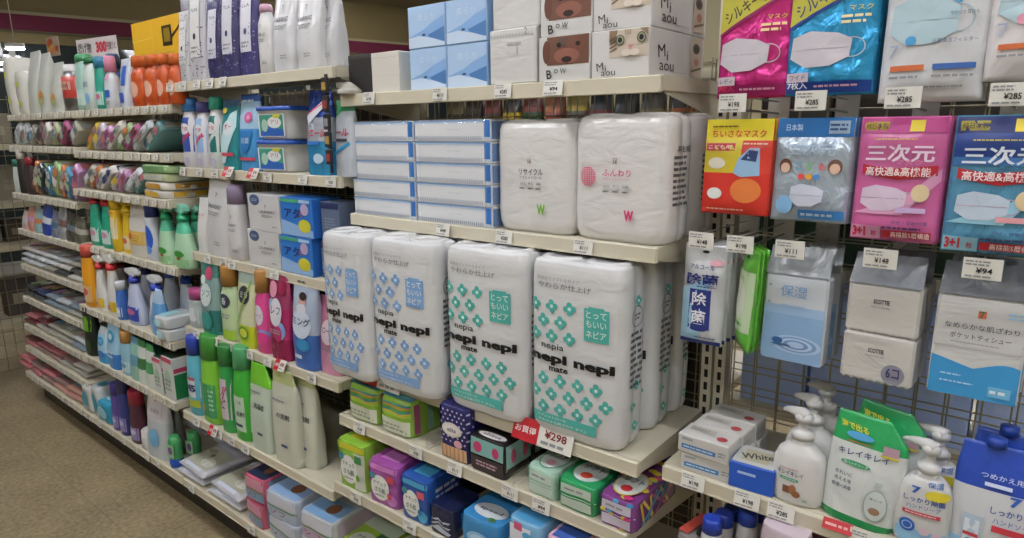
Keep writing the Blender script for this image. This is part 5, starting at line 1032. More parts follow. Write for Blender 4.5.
put('refill_pouch', 's5', P(.09, .21, .05, [(0, '#a82a60'), (.25, '#c93a7c'), (.6, '#b84a78')], soft_l('#d6d6de', 'レフ', '#5a2a4a', ((-.2, .8, .2, '#d890ac'), (.25, .82, .16, '#8f2048'), (-.25, .62, .16, '#7fb0d0'), (.2, .35, .22, '#7f9ad0'), (.1, .31, .2, '#b02a66'))), seed=8, kind='foil'), '2D', 269, 288, 275, 'deep pink softener refill pouch with white shield label', 'refill pouch', .09, .21)
put('refill_pouch', 's6', P(.1, .22, .055, [(0, '#3a66b0'), (.4, '#a9b9d0'), (.9, '#c3ccd8')], lambda f, sd, tp, w, d, h: (f.ell(0, h*.50, w*.38, h*.16, '#c9d4e4'), f.ell(w*.0, h*.76, w*.14, h*.07, '#d2a898'), f.ell(w*.02, h*.80, w*.15, h*.045, '#3a2a28'), f.ell(0, h*.67, w*.2, h*.05, '#d0d4dc'), f.text('ミング', 0, h*.53, h*.09, '#23305a', w*.7, .04), f.ell(w*.1, h*.28, w*.25, h*.07, '#2f8fc4'), f.rect(-w*.25, h*.12, w*.05, h*.16, '#c9d4e4'), f.fine(-w*.25, h*.93, w*.1, h*.97, 1, '#5a5c60')), seed=9), '2D', 291, 315, 281, 'blue and white softener refill pouch showing a dark haired woman', 'refill pouch', .1, .22)
put('refill_pouch', 's7', P(.1, .22, .055, [(0, '#c98aa6'), (.3, '#b8708f')], soft_l('#d6c4cc', 'ローズ', '#5a2a4a'), seed=10), '2D', 318, 340, 300, 'dusty pink refill pouch partly behind the leftmost toilet roll pack', 'refill pouch', .1, .22, dy=.02)
for i, (u, c, lab) in enumerate(((206, '#4f9a94', 'teal'), (226, '#a8b84a', 'olive green'), (243, '#b0507c', 'rose'), (262, '#b85a8a', 'pink'), (282, '#8f3a6a', 'plum'))):
    put('refill_pouch', 'sb'+c, P(.08, .2, .05, [(0, c)], None, seed=20+i), '2D', u, u+17, 282, '%s refill pouch standing behind the front row of softeners' % lab, 'refill pouch', .08, .2, dy=.09)
# 2E green bottles
put('cleaner_bottle', 'g1', CP(.06, .21, .05, '#5fb4cc', '#2440a8', .22, lambda f, sd, tp, w, d, h: (f.rect(-w*.45, h*.3, w*.45, h*.58, '#cdd3da'), f.text('M5', 0, h*.45, h*.12, '#22305e', w*.6, .06), f.rect(-w*.45, h*.58, w*.45, h*.63, '#c05a70'), f.rect(-w*.42, h*.14, w*.42, h*.26, '#a8b83a')), neck=.62), '2E', 187, 200, 341, 'aqua blue cleaner bottle with royal blue cap', 'bottle', .06, .21)
put('cleaner_bottle', 'g2', CP(.07, .21, .055, '#7cc23a', '#3c8a34', .25, lambda f, sd, tp, w, d, h: (f.rect(-w*.38, h*.1, w*.38, h*.62, '#3f9f68'), f.rect(-w*.1, h*.12, w*.1, h*.6, '#2f8a4a'), f.fine(w*.12, h*.2, w*.34, h*.55, 5, '#a8d0b4'), f.ell(-w*.2, h*.22, w*.12, h*.06, '#c98a6a')), neck=.7), '2E', 200, 218, 341, 'lime green cleaner bottle with darker green cap and teal label', 'bottle', .07, .21)
put('cleaner_bottle', 'g3', CP(.06, .19, .05, '#2f9a4e', '#2e7a3a', .22, lambda f, sd, tp, w, d, h: (f.rect(-w*.42, h*.2, w*.42, h*.8, '#c9bcc8'), f.text('ブ', 0, h*.62, h*.13, '#b03a70', w*.5, .05, .2), f.text('ズ', 0, h*.42, h*.13, '#4a2a5a', w*.5, .05, .2), f.line(-w*.3, h*.3, w*.3, h*.7, h*.03, '#c04a84')), neck=.7), '2E', 220, 232, 350, 'green cleaner bottle with pink and violet label', 'bottle', .06, .19)
put('cleaner_bottle', 'g4', CP(.07, .21, .055, '#3fae3a', '#4f9f68', .22, lambda f, sd, tp, w, d, h: (f.rect(-w*.46, h*.14, w*.46, h*.62, '#bcd2bc'), f.fine(-w*.3, h*.5, w*.2, h*.58, 1, GR), f.text('洗剤', w*.1, h*.38, h*.07, '#1f2a22', w*.4, .04), f.rect(-w*.2, h*.2, w*.2, h*.24, '#2a3a5a')), neck=.66), '2E', 233, 249, 352, 'grass green bottle with pale label beside the refill pouches', 'bottle', .07, .21)
put('cleaner_bottle', 'g5', CP(.07, .2, .055, '#3a9a38', '#2f8a34', .22, None, neck=.66), '2E', 250, 266, 352, 'green bottle standing behind the green topped pouch', 'bottle', .07, .2, dy=.07)
def gp(t1): return lambda f, sd, tp, w, d, h: (f.fine(-w*.4, h*.66, w*.1, h*.70, 1, GR), f.text(t1, w*.05, h*.53, h*.06, '#20241f', w*.5, .04), f.rect(-w*.05, h*.2, w*.2, h*.23, '#3a4a78'))
put('refill_pouch', 'p1', P(.1, .2, .045, [(0, '#bccaba'), (.76, '#6fbf2f')], gp('洗濯槽'), spout=-.5, seed=11, n=4), '2E', 251, 271, 370, 'white refill pouch with bright green slanted top', 'refill pouch', .1, .2)
put('refill_pouch', 'p2', P(.1, .2, .045, [(0, '#c3c6b6'), (.86, '#aab27a')], gp('の洗剤'), spout=-.3, seed=12, n=4), '2E', 273, 298, 377, 'off white refill pouch with olive top, front one', 'refill pouch', .1, .2, 'olive topped refill pouches', rot=(0, -.03, 0))
put('refill_pouch', 'p2', P(.1, .2, .06, [(0, '#c3c6b6')]), '2E', 293, 316, 378, 'off white refill pouch with olive top, one to the right rear', 'refill pouch', .1, .2, 'olive topped refill pouches', dy=.03)
# 2F lowest shelf: wipes and wrapped packs
def wipe(p, w, d, h):
    p.rect(-w*.40, d*.10, w*.40, d*.66, '#aeb09c'); p.ell(w*.18, d*.27, w*.18, d*.12, '#c9c9c0'); p.ell(-w*.2, d*.55, w*.14, d*.06, '#8f9078'); p.ell(-w*.05, d*.45, w*.13, d*.09, '#9aa08a'); p.ell(0, d*.45, w*.05, d*.05, '#5c5440'); p.rect(-w*.4, d*.72, w*.4, d*.92, '#b9bcc8'); p.rect(-w*.3, d*.02, w*.3, d*.08, '#c9cfe0')
for i, (u0, u1, dy, dz, lab) in enumerate(((178, 203, .0, 0, 'left stack bottom'), (179, 204, .0, .034, 'left stack top'), (209, 240, .0, 0, 'right stack bottom'), (210, 240, .0, .034, 'right stack top'), (183, 206, .2, .0, 'low behind left stack'), (212, 240, .2, .0, 'low behind right stack'), (183, 206, .2, .034, 'high behind left stack'), (212, 240, .2, .034, 'high behind right stack'))):
    x, w, h, Y, Z = span('2F', u0, u1, dy=dy, z=dz); place('wet_wipe_pack', proto('wipe', lambda: [('pack', pillow(.14, .19, .038, '#bfc2c8', wipe, seed=3, e=4))]), (x, Y, Z), 'flat white wet wipe pack on the lowest shelf, '+lab, 'wipes', 'flat white wipe packs', (0, 0, .03*(-1)**i), (w/.14, 1, 1))
def bundle(c1, c2, c3, t): return lambda f, sd, tp, w, d, h: (f.rect(-w*.46, h*.55, w*.46, h*.95, c1), f.rect(-w*.46, h*.1, w*.46, h*.46, c2), f.text(t, -w*.1, h*.3, h*.2, '#8a3a6a', w*.5), f.rect(-w*.48, h*.48, w*.48, h*.53, '#6f9a5a'), tp.rect(-w*.44, d*.05, w*.44, d*.5, c3), tp.ell(w*.1, d*.3, w*.16, d*.12, '#8a5a40'), tp.line(-w*.4, d*.6, w*.4, d*.8, d*.08, c1), sd.rect(-d*.4, h*.1, d*.4, h*.9, c2))
bw = [('#c98aa0', '#7f9ab8', '#26324e', 'pink edged bundle with navy window', '#c8607c'), ('#c6c9d6', '#a8b8cc', '#8fb0d8', 'white and blue bundle printed with violet letters', '#b9c3d2'), ('#c9ccd6', '#b9a4bc', '#7fa8d0', 'white bundle with brown paw mark on top', '#c3c8d0')]
for i, (u0, u1, dy, z, k_, lab) in enumerate(((246, 264, 0, 0, 0, 'lowest in the stack left'), (246, 264, 0, .09, 0, 'highest in the stack left'), (268, 298, .0, 0, 1, 'lower, second column'), (268, 296, .0, .08, 1, 'upper, second column'), (300, 330, .0, .0, 2, 'lower, third column'), (302, 332, .0, .08, 2, 'upper, third column'))):
    c1, c2, c3, nm, main = bw[k_]
    x, w, h, Y, Z = span('2F', u0, u1, dy=dy, z=z); place('wrapped_bundle', proto('bund'+str(k_), lambda: [('pack', soft(.1, .2, .085, main, bundle(c1, c2, c3, 'ソフ'), n=8, seed=i))]), (x, Y, Z), '%s, %s' % (nm, lab), 'wrapped pack', 'wrapped bundles on the lowest shelf', (0, 0, .06*((i % 2)*2-1)), (w/.1, 1, 1))
def natu(f, sd, tp, w, d, h): tp.ell(0, d*.3, w*.3, d*.16, '#cdd3c4'); tp.text('ナチュラ', 0, d*.34, d*.07, '#3a4a3a', w*.4); tp.text('さら肌', 0, d*.25, d*.06, '#4b6a3a', w*.3); tp.rect(-w*.48, d*.55, w*.48, d*.95, '#b9c6b0'); tp.rect(w*.15, d*.42, w*.42, d*.54, '#2f6a4a'); f.rect(-w*.45, h*.2, w*.45, h*.8, '#7fae3a')
for i, (X, lab) in enumerate(((-.84, 'left one'), (-.68, 'middle one'), (-.52, 'right one'))):
    place('liner_pack', proto('natu', lambda: [('pack', soft(.15, .22, .11, '#9fc24a', natu, n=7, seed=3))]), (X, SH['3F'][0]+.006, .172), 'lime and white pad pack lying at the bottom picture edge, '+lab, 'pads', 'lime packs on the lowest shelf')
# ---------------------------------------------------------------- bay 1: sprays and cleaners
def sp_art(lab, c2=None, t=None): return lambda f, sd, tp, w, d, h: (f.rect(-w*.4, h*.1, w*.4, h*.42, lab), f.ell(0, h*.3, w*.26, h*.07, c2 or W), t and f.text(t, 0, h*.22, h*.07, '#2a3a6a', w*.5))
# 1D trigger bottles
put('spray_bottle', 't1', TR(.07, .26, '#1f9a7c', '#c02a3c', '#cfcfcb', sp_art('#b9d6cc', '#c98aa8'), shoulder='#2aa88c'), '1D', 87, 97, 190, 'teal spray bottle with red collar and white trigger, left one of the pair', 'spray bottle', .07, .26, 'red collared teal sprays')
put('spray_bottle', 't1', TR(.07, .26, '#1f9a7c', '#c02a3c', '#cfcfcb'), '1D', 98, 109, 192, 'teal spray bottle with red collar and white trigger, right one of the pair', 'spray bottle', .07, .26, 'red collared teal sprays')
put('cleaner_bottle', 't2', CP(.06, .25, .05, '#d8b52a', '#d8b82a', .22, lambda f, sd, tp, w, d, h: (f.rect(-w*.4, h*.3, w*.4, h*.8, '#d6cfb0'), f.rect(-w*.45, h*.88, w*.45, h*.95, '#d07a2a')), neck=.8), '1D', 111, 118, 198, 'slim yellow cleaner bottle with orange ring', 'bottle', .06, .25)
put('spray_bottle', 't3', TR(.06, .25, '#d8b52a', '#d8b82a', '#dcc02a', sp_art('#d6cfb0', '#c95a4a')), '1D', 119, 127, 199, 'yellow spray bottle beside the slim yellow one', 'spray bottle', .06, .25)
put('refill_pouch', 't4', P(.1, .23, .06, [(0, '#ccc9bf'), (.22, '#d2b878'), (.46, '#cfcdc6')], lambda f, sd, tp, w, d, h: (f.rect(-w*.42, h*.24, w*.42, h*.46, '#d6b25a'), f.ell(-w*.22, h*.36, w*.12, h*.06, '#c85a3a'), f.fine(-w*.1, h*.28, w*.36, h*.4, 3, '#b08a3a')), spout=-.4, seed=2), '1D', 128, 144, 201, 'white refill pouch with yellow label among the sprays', 'refill pouch', .1, .23)
put('cleaner_bottle', 't5', CP(.05, .22, .045, '#c9cfd8', '#23307a', .26, lambda f, sd, tp, w, d, h: (f.ell(0, h*.5, w*.4, h*.3, '#2a56b8'), f.ell(0, h*.25, w*.3, h*.1, '#5f8fd8')), neck=.8), '1D', 146, 154, 202, 'white and blue cleaner bottle with navy cap left of the mint sprays', 'bottle', .05, .22)
for i, (u0, u1, vt, dy, lab) in enumerate(((156, 169, 203, 0, 'left of the three'), (171, 187, 204, 0, 'middle of the three'), (186, 199, 204, .06, 'right of the three, partly hidden'))):
    put('spray_bottle', 't6', TR(.085, .24, '#a9cfae', '#1f9a68', '#7fcab0', lambda f, sd, tp, w, d, h: (f.rect(-w*.42, .003, w*.42, h*.2, '#8fc08a'), f.ell(0, h*.3, w*.3, h*.07, '#3f9a3a'), f.rect(-w*.1, h*.18, w*.1, h*.23, '#a83a2a')), shoulder='#4fb894', waist=.75), '1D', u0, u1, vt, 'mint green spray bottle with green collar, '+lab, 'spray bottle', .085, .24, 'mint green sprays', dy=dy)
# 1E
put('cleaner_bottle', 'u1', CP(.06, .26, .05, '#e09a1f', '#c9584a', .18, sp_art('#d8b98a', '#c95a4a'), neck=.7), '1E', 83, 92, 248, 'orange drain cleaner bottle with red cap, front one', 'bottle', .06, .26)
put('cleaner_bottle', 'u1', CP(.06, .26, .05, '#e09a1f', '#c9584a', .18), '1E', 98, 106, 250, 'orange drain cleaner bottle with red cap, behind the white sprays', 'bottle', .06, .26, dy=.1)
for u0, u1, lab in ((93, 102, 'left one'), (104, 114, 'right one')):
    put('spray_bottle', 'u2', TR(.07, .26, '#cfcfcc', '#c02a30', '#d2d2ce', lambda f, sd, tp, w, d, h: (f.rect(w*.05, h*.08, w*.4, h*.3, '#d8b52a'), f.rect(-w*.35, h*.1, 0, h*.2, '#c97a84')), waist=.6), '1E', u0, u1, 257, 'white mould spray bottle with red collar, '+lab, 'spray bottle', .07, .26, 'red collared white sprays')
put('spray_bottle', 'u3', TR(.06, .26, '#b9bcc8', '#8f2a3c', '#c9c9c8', None), '1E', 112, 121, 258, 'grey white spray bottle with dark red collar standing at the rear', 'spray bottle', .06, .26, dy=.12)
put('cleaner_bottle', 'u4', CP(.05, .14, .04, '#3a6ab8', '#cdd2d6', .2, sp_art('#c0cbdc'), neck=.7), '1E', 116, 122, 284, 'small blue cleaner bottle with white cap', 'bottle', .05, .14)
for i, (u0, u1, vt, dy, nk, bd, lab) in enumerate(((124, 138, 270, 0, '#2436a0', '#b4bfd8', 'pale blue, violet label'), (146, 159, 277, 0, '#2c48b8', '#cdd0d0', 'plain white body'), (137, 148, 262, .1, '#26306e', '#a9b0c2', 'grey blue, at the rear'), (160, 174, 262, .08, '#2a50b0', '#b3bcc8', 'silver white, at the rear'), (176, 190, 268, .08, '#1f3a8a', '#a8b0bc', 'grey white, beside the wrapped sponges'))):
    put('spray_bottle', 'u5'+bd, TR(.08, .25, bd, nk, '#d0d2d4', sp_art('#2f4ab0' if i == 0 else '#a9b9d6', '#c96a94' if i == 0 else '#8fb4d8'), waist=.7), '1E', u0, u1, vt, 'bath spray bottle with blue collar, '+lab, 'spray bottle', .08, .25, 'blue collared bath sprays', dy=dy)
put('refill_pouch', 'u6', P(.07, .15, .04, [(0, '#5f9ad0'), (.7, '#a9c6e0')], None, seed=3), '1E', 151, 161, 292, 'sky blue refill pouch in front of the silver spray', 'refill pouch', .07, .15)
for i, (u0, z, lab) in enumerate(((160, 0, 'lower'), (161, .045, 'upper'))):
    x, w, h, Y, Z = span('1E', u0+5, u0+21, z=z, dy=-.012)
    place('sponge_pack', proto('spg', lambda: [('pack', soft(.13, .16, .045, '#c6ccce', lambda f, sd, tp, w, d, h: (f.ell(-w*.1, h*.5, w*.2, h*.3, '#a9d2d8'), tp.rect(-w*.3, d*.1, w*.1, d*.5, '#8fc6cc')), n=4, puff=.8, bump=.08))]), (-1.862, SH['1E'][0]-.012, SH['1E'][1]+.045*i), 'puffy wrapped white sponge pack at the shelf end, %s one' % lab, 'sponges', 'wrapped sponge packs', (0, 0, .1*i), (.85, 1, 1))
# 1F
put('cleaner_bottle', 'v1', CP(.06, .17, .05, '#16241c', '#1a1d1a', .15, lambda f, sd, tp, w, d, h: (f.rect(-w*.4, h*.6, w*.4, h*.95, '#6aa82a'), f.rect(-w*.3, h*.1, w*.3, h*.4, '#2a4a2c')), neck=.8), '1F', 84, 93, 310, 'black and green cleaner bottle at the left end', 'bottle', .06, .17)
put('refill_pouch', 'v2', P(.09, .15, .05, [(0, '#3f9ad0'), (.3, '#a9cfe6'), (.8, '#c9d0dc')], lambda f, sd, tp, w, d, h: (f.ell(0, h*.6, w*.3, h*.12, '#2f9ad0'), f.text('カビ', 0, h*.6, h*.1, '#e0e8f0', w*.4), f.ell(w*.1, h*.25, w*.3, h*.1, '#2f78c4')), spout=.4, seed=1), '1F', 97, 106, 330, 'pale blue refill pouch beside the black bottle', 'refill pouch', .09, .15)
put('refill_pouch', 'v3', P(.09, .17, .05, [(0, '#2f78c4'), (.3, '#9fcbe6'), (.85, '#8f7fae')], lambda f, sd, tp, w, d, h: (f.ell(0, h*.62, w*.3, h*.12, '#2aa0c9'), f.ell(0, h*.62, w*.16, h*.06, '#d0e0ea'), f.fine(-w*.3, h*.2, w*.3, h*.36, 2, '#c9dcea')), spout=.3, seed=2), '1F', 107, 118, 321, 'blue refill pouch with violet corner, beside the pale blue one', 'refill pouch', .09, .17)
put('cleaner_bottle', 'v4', CP(.06, .15, .05, '#8fc0d4', '#b9894a', .26, sp_art('#c0d6de', '#4f9ac0'), neck=.7), '1F', 120, 129, 334, 'light blue cleaner bottle with tan cap', 'bottle', .06, .15)
put('cleaner_bottle', 'v4b', CP(.06, .17, .05, '#2f8a84', '#2f9a84', .2, None, neck=.7), '1F', 122, 132, 326, 'teal cleaner bottle standing at the rear', 'bottle', .06, .17, dy=.08)
for i, (u0, u1, vt, c, c2, lab) in enumerate(((130, 138, 341, '#5f9ab4', '#8fc0b0', 'blue green'), (138, 145, 344, '#3f7f4a', '#cdd6cf', 'dark green and white'), (146, 153, 348, '#4a9a5c', '#d0d6d0', 'leaf green and white'))):
    put('refill_pouch', 'v5'+c, P(.06, .14, .04, [(0, c2), (.35, c), (.6, c2), (.85, c)], None, seed=i), '1F', u0, u1, vt, lab+' deodoriser pouch left of the pink topped boxes', 'refill pouch', .06, .14)
def pinkbox(f, sd, tp, w, d, h): f.rect(-w*.49, h*.88, w*.49, h*.99, '#b83a5c'); f.ell(0, h*.5, w*.3, h*.2, '#9fc0a8'); f.fine(-w*.35, h*.2, w*.3, h*.5, 3, GR); sd.rect(d*.05, h*.05, d*.95, h*.62, '#1f7a44'); sd.rect(d*.05, h*.66, d*.95, h*.76, '#b83a5c'); tp.rect(-w*.45, d*.05, w*.45, d*.95, '#26352c')
for i, (u0, u1, dy, lab) in enumerate(((156, 164, 0, 'left'), (166, 176, -.0, 'middle'), (176, 184, .05, 'right'))):
    put('deodoriser_box', 'pbx', lambda: [('box', carton(.07, .07, .12, '#c9ccc9', pinkbox))], '1F', u0, u1, 360, 'small white and green deodoriser box with pink top band, %s of three' % lab, 'box', .07, .12, 'pink banded boxes', dy=dy)
for i, (u, c) in enumerate(((138, 'dark teal'), (150, 'deep green'), (162, 'bottle green'), (172, 'forest green'))):
    put('cleaner_bottle', 'vb%d' % i, CP(.07, .18, .05, ('#1f5f5c', '#1f6a3a', '#17502e', '#256b3c')[i], ('#16403e', '#174a2a', '#123a24', '#1c5030')[i], .2, None, neck=.7), '1F', u, u+11, 333+i*6, '%s bottle at the rear behind the deodorisers' % c, 'bottle', .07, .18, dy=.12)
# 1G lowest
def lowp(k_, main, c2): return lambda: [('pack', soft(.1, .12, .075, main, lambda f, sd, tp, w, d, h: (f.ell(0, h*.5, w*.3, h*.3, c2), tp.ell(0, d*.4, w*.3, d*.2, c2)), n=4, puff=.85, bump=.06, seed=k_))]
for i, (u0, u1, vt, m_, c2, lab) in enumerate(((82, 92, 388, '#c9ccca', '#3f9ab0', 'white pack with teal spot, leftmost on the lowest cleaning shelf'), (93, 101, 390, '#c2c8c8', '#2f8aa0', 'white pack with teal spot, second on the lowest cleaning shelf'), (97, 111, 404, '#2f9ac0', '#8fd0e0', 'turquoise wrapped pack on the lowest cleaning shelf'))):
    put('cleaning_pack', 'lp%d' % i, lowp(i, m_, c2), '1G', u0, u1, vt, lab, 'pack', .1, .075, 'packs on the lowest cleaning shelf')
for i, (u0, u1, vt, b_, c_, lab) in enumerate(((112, 118, 388, '#5a4a94', '#3a2f7a', 'violet'), (119, 126, 384, '#2b3478', '#20264e', 'navy'), (129, 139, 396, '#4a2433', '#8f1f34', 'dark wine, red capped'))):
    put('cleaner_bottle', 'lq%d' % i, CP(.06, .13, .05, b_, c_, .25, sp_art('#8f86b8', '#c9c0dc'), neck=.8), '1G', u0, u1, vt, lab+' bottle on the lowest cleaning shelf', 'bottle', .06, .13)
rl = M(); Loft(rl, [(0, .035, .035, ('#c4c8c8', 'film')), (.004, .038, .038), (.05, .038, .038), (.052, .036, .036, '#cfcfcc'), (.075, .036, .036), (.078, .033, .033)], n=2, seg=24, cy=.038)
x, w, h, Y, Z = span('1G', 137, 150); place('tape_roll', [('roll', rl.mesh('roll'), None, None)], (x, Y, Z), 'white lidded round tub on the lowest cleaning shelf', 'tub')
put('refill_pouch', 'lr1', P(.09, .16, .05, [(0, '#b4bcc0'), (.55, '#c4c4c8')], lambda f, sd, tp, w, d, h: (f.ell(0, h*.3, w*.22, h*.14, '#6fb0d8'), f.rect(-w*.3, h*.62, w*.3, h*.85, '#cbc8cc'), f.text('お風呂', 0, h*.7, h*.06, '#8a84a0', w*.4), f.ell(0, h*.86, w*.06, h*.02, '#a04a50')), seed=3), '1G', 147, 164, 398, 'pale refill pouch with light blue circle on the lowest shelf', 'refill pouch', .09, .16, rot=(-.05, 0, .1))
put('refill_pouch', 'lr2', P(.09, .15, .05, [(0, '#6f746e'), (.8, '#8a8f88')], None, seed=4), '1G', 163, 176, 404, 'grey green refill pouch beside the pale one', 'refill pouch', .09, .15, dy=.05)
for i, (u0, u1, vt, dy, lab) in enumerate(((167, 176, 425, -.0, 'front'), (185, 196, 415, .06, 'rear'))):
    x, w, h, Y, Z = span('1G' if i == 0 else '2F', u0, u1, dy=dy)
    def tc():
        a = M(); Loft(a, [(0, .022, .022, ('#2450b8', 'gloss')), (.022, .026, .026), (.03, .022, .022), (.034, .028, .02, ('#3f9a5a', 'gloss')), (.10, .03, .02), (.125, .018, .014)], n=2, seg=24, cy=.026); p = Ink(a, lambda s, t, e: Vector((s, .026-.0215-e, t))); p.rect(-.02, .042, .02, .095, '#9fc8a0'); p.ell(0, .07, .012, .016, '#7a5a9a'); p.text('ト', 0, .07, .014, '#c03a5c', .01)
        return [('bottle', a)]
    place('toilet_cleaner_bottle', proto('tc', tc), (x, Y, Z), 'green toilet cleaner bottle standing on its blue cap, %s one' % lab, 'bottle', 'toilet cleaners standing on their caps', (0, 0, .2))
# ---------------------------------------------------------------- 1A / 0A top shelf
put('cleaner_bottle', 'a1', CP(.08, .20, .06, '#9fc4b8', '#4a9a68', .12, sp_art('#b9d2c8', '#c9d8d0'), neck=.7, n=3), '0A', 76, 87, 52, 'pale aqua bottle on the top left shelf', 'bottle', .08, .20)
put('cleaner_bottle', 'a2', CP(.08, .18, .06, '#c6d2cc', '#1f6a44', .10, lambda f, sd, tp, w, d, h: (f.text('めぐ', 0, h*.55, h*.14, '#2f5a9a', w*.4), f.ell(0, h*.25, w*.2, h*.12, '#7fb0d8')), neck=.6, n=4), '1A', 84, 94, 56, 'white bottle with dark green cap and blue letters on the top shelf', 'bottle', .08, .18)
put('cleaner_bottle', 'a3', CP(.07, .18, .05, '#2f9a84', '#2f7fa0', .2, sp_art('#a8d0c4', '#c96a8a'), neck=.7), '1A', 95, 103, 55, 'teal green bottle on the top shelf', 'bottle', .07, .18)
put('cleaner_bottle', 'a4', CP(.07, .2, .05, '#c9cdd2', '#d088a4', .3, lambda f, sd, tp, w, d, h: (f.ell(0, h*.85, w*.26, h*.09, '#c98ab0'), f.rect(-w*.36, h*.3, w*.3, h*.5, '#2f5ab0'), f.fine(-w*.3, h*.1, w*.3, h*.22, 2, GR)), neck=.5), '1A', 104, 112, 54, 'white bottle with pink cap and blue label on the top shelf', 'bottle', .07, .2)
put('cleaner_bottle', 'a5', CP(.07, .19, .05, '#1f4f80', '#1f3f6a', .25, sp_art('#8fb0d0'), neck=.6), '1A', 106, 117, 52, 'dark blue bottle standing behind the pink capped one', 'bottle', .07, .19, dy=.08)
put('refill_pouch', 'a6', P(.06, .18, .05, [(0, '#c3c9d2')], lambda f, sd, tp, w, d, h: (f.rect(-w*.3, h*.1, w*.2, h*.3, '#3a5ab0'), f.rect(-w*.1, h*.45, w*.3, h*.85, '#2f5ab0')), seed=2), '1A', 119, 128, 57, 'white and blue narrow pouch left of the orange bottles', 'refill pouch', .06, .18)
for i, (u0, u1, vt, dy) in enumerate(((130, 141, 54, 0), (143, 155, 53, 0), (156, 166, 52, 0), (167, 178, 52, .0), (140, 150, 55, .09), (160, 170, 53, .09))):
    put('dish_soap_bottle', 'a7', CP(.075, .19, .05, '#b84c16', '#c8642a', .2, lambda f, sd, tp, w, d, h: (f.ell(0, h*.42, w*.3, h*.2, '#d8a890'), f.rect(-w*.3, h*.1, w*.3, h*.18, '#a83a1a')), neck=.5), '1A', u0, u1, vt, 'translucent orange dish soap bottle, ' + ('leftmost in front', 'second in front', 'third in front', 'rightmost in front', 'left one at the rear', 'right one at the rear')[i], 'bottle', .075, .19, 'orange dish soaps', dy=dy)
for i, (u0, u1, vt, lab) in enumerate(((8, 16, 55, 'left one'), (17, 27, 70, 'right one'))):
    put('towel_roll_pack', 'a8', lambda: [('pack', soft(.11, .11, .22, '#cfcfc6', lambda f, sd, tp, w, d, h: (f.ell(0, h*.7, w*.14, h*.07, '#b8c43a'), f.ell(0, h*.25, w*.14, h*.07, '#b8c43a')), n=3, puff=.9))], '0A', u0, u1, vt, 'white paper roll pack with yellow green spots, %s' % lab, 'paper rolls', .11, .22, 'paper rolls at the far left end')
for i, (u0, u1, vt, lab) in enumerate(((28, 38, 48, 'left'), (38, 47, 50, 'middle'), (50, 59, 60, 'right'))):
    put('plastic_wrap_pack', 'a9%d' % i, P(.1, .24, .08, [(0, '#b4b8b0')], lambda f, sd, tp, w, d, h: (f.ell(0, h*.25, w*.3, h*.14, '#a8b07a'), f.ell(w*.1, h*.3, w*.15, h*.07, '#c9743a')) if i else None, seed=i), '0A', u0, u1, vt, 'clear wrapped grey white pack on the far left top shelf, %s of three' % lab, 'pack', .1, .24, 'clear wrapped packs')
def can():
    a = M(); Loft(a, [(0, .03, .03, ('#8f8f90', 'metal')), (.05, .03, .03, ('#b03a30', 'gloss')), (.06, .03, .03), (.13, .03, .03, ('#8f8f90', 'metal')), (.135, .022, .022), (.15, .02, .02, ('#c9c9c6', 'gloss')), (.175, .019, .019)], n=2, seg=24, cy=.03); p = Ink(a, lambda s, t, e: Vector((s, .03-math.sqrt(max(0, .03**2-s*s))-e, t))); p.rect(-.02, .08, .02, .11, '#c9a89a'); p.text('NOX', 0, .095, .014, '#8a1f1f', .03)
    return [('can', a)]
put('spray_can', 'can', can, '0A', 61, 74, 63, 'red and silver spray can on the far left top shelf', 'spray can', .06, .175)
# ---------------------------------------------------------------- leaning and lying flat packs
def flat(main, c2, c3, seed, w=.15, d=.20, h=.028):
    def art(f, sd, tp, w, d, h): tp.rect(-w*.3, d*.55, w*.3, d*.85, c2); tp.ell(w*.05, d*.3, w*.24, d*.14, c3); f.rect(-w*.4, h*.2, w*.3, h*.8, c2); sd.rect(-d*.35, h*.2, d*.35, h*.8, c2)
    return lambda: [('pack', soft(w, d, h, main, art, n=6, puff=.93, bump=.07, seed=seed))]
CW = {'#c9c7c0': 'off white', '#8f9a8c': 'sage grey', '#b9c0c4': 'pale grey', '#9a4a74': 'plum pink', '#c8b23a': 'yellow', '#b58ab0': 'lilac', '#8fae7a': 'light green', '#3a3f44': 'charcoal', '#c27a4a': 'orange', '#a9b48c': 'moss green', '#c9c3cc': 'lavender white', '#c4cbd0': 'silver white', '#5f8f94': 'teal grey', '#a8a89a': 'khaki', '#4f86a8': 'steel blue', '#b46a72': 'dusty rose', '#6a2f38': 'wine red', '#8a6f6c': 'mauve brown', '#9c9a90': 'stone grey', '#2f3a6a': 'navy', '#7a8a98': 'blue grey', '#b8897c': 'salmon beige', '#d0cdc6': 'cream white'}
cl = list(CW)
ORD7 = ['first', 'second', 'third', 'fourth', 'fifth', 'sixth', 'seventh', 'eighth', 'ninth', 'tenth', 'eleventh', 'twelfth']
def leanart(c2, c3, sd_):
    def art(f, s_, tp, w, d, h):
        f.rect(-w*.44, h*.4, w*.44, h*.5, c2); f.rect(-w*.2, h*.1, w*.05, h*.9, c2); f.ell(w*.25, h*.5, w*.13, h*.36, c3); f.fine(-w*.42, h*.3, -w*.22, h*.8, 2, '#3a3c44', sd_); f.fine(w*.08, h*.3, w*.3, h*.7, 1, '#5a5c66', sd_+1)
        tp.rect(-w*.4, d*.06, w*.1, d*.3, c2); tp.ell(w*.2, d*.25, w*.2, d*.12, c3); tp.rect(-w*.3, d*.5, w*.3, d*.8, c2); s_.rect(-d*.4, h*.2, d*.4, h*.8, c2)
    return art
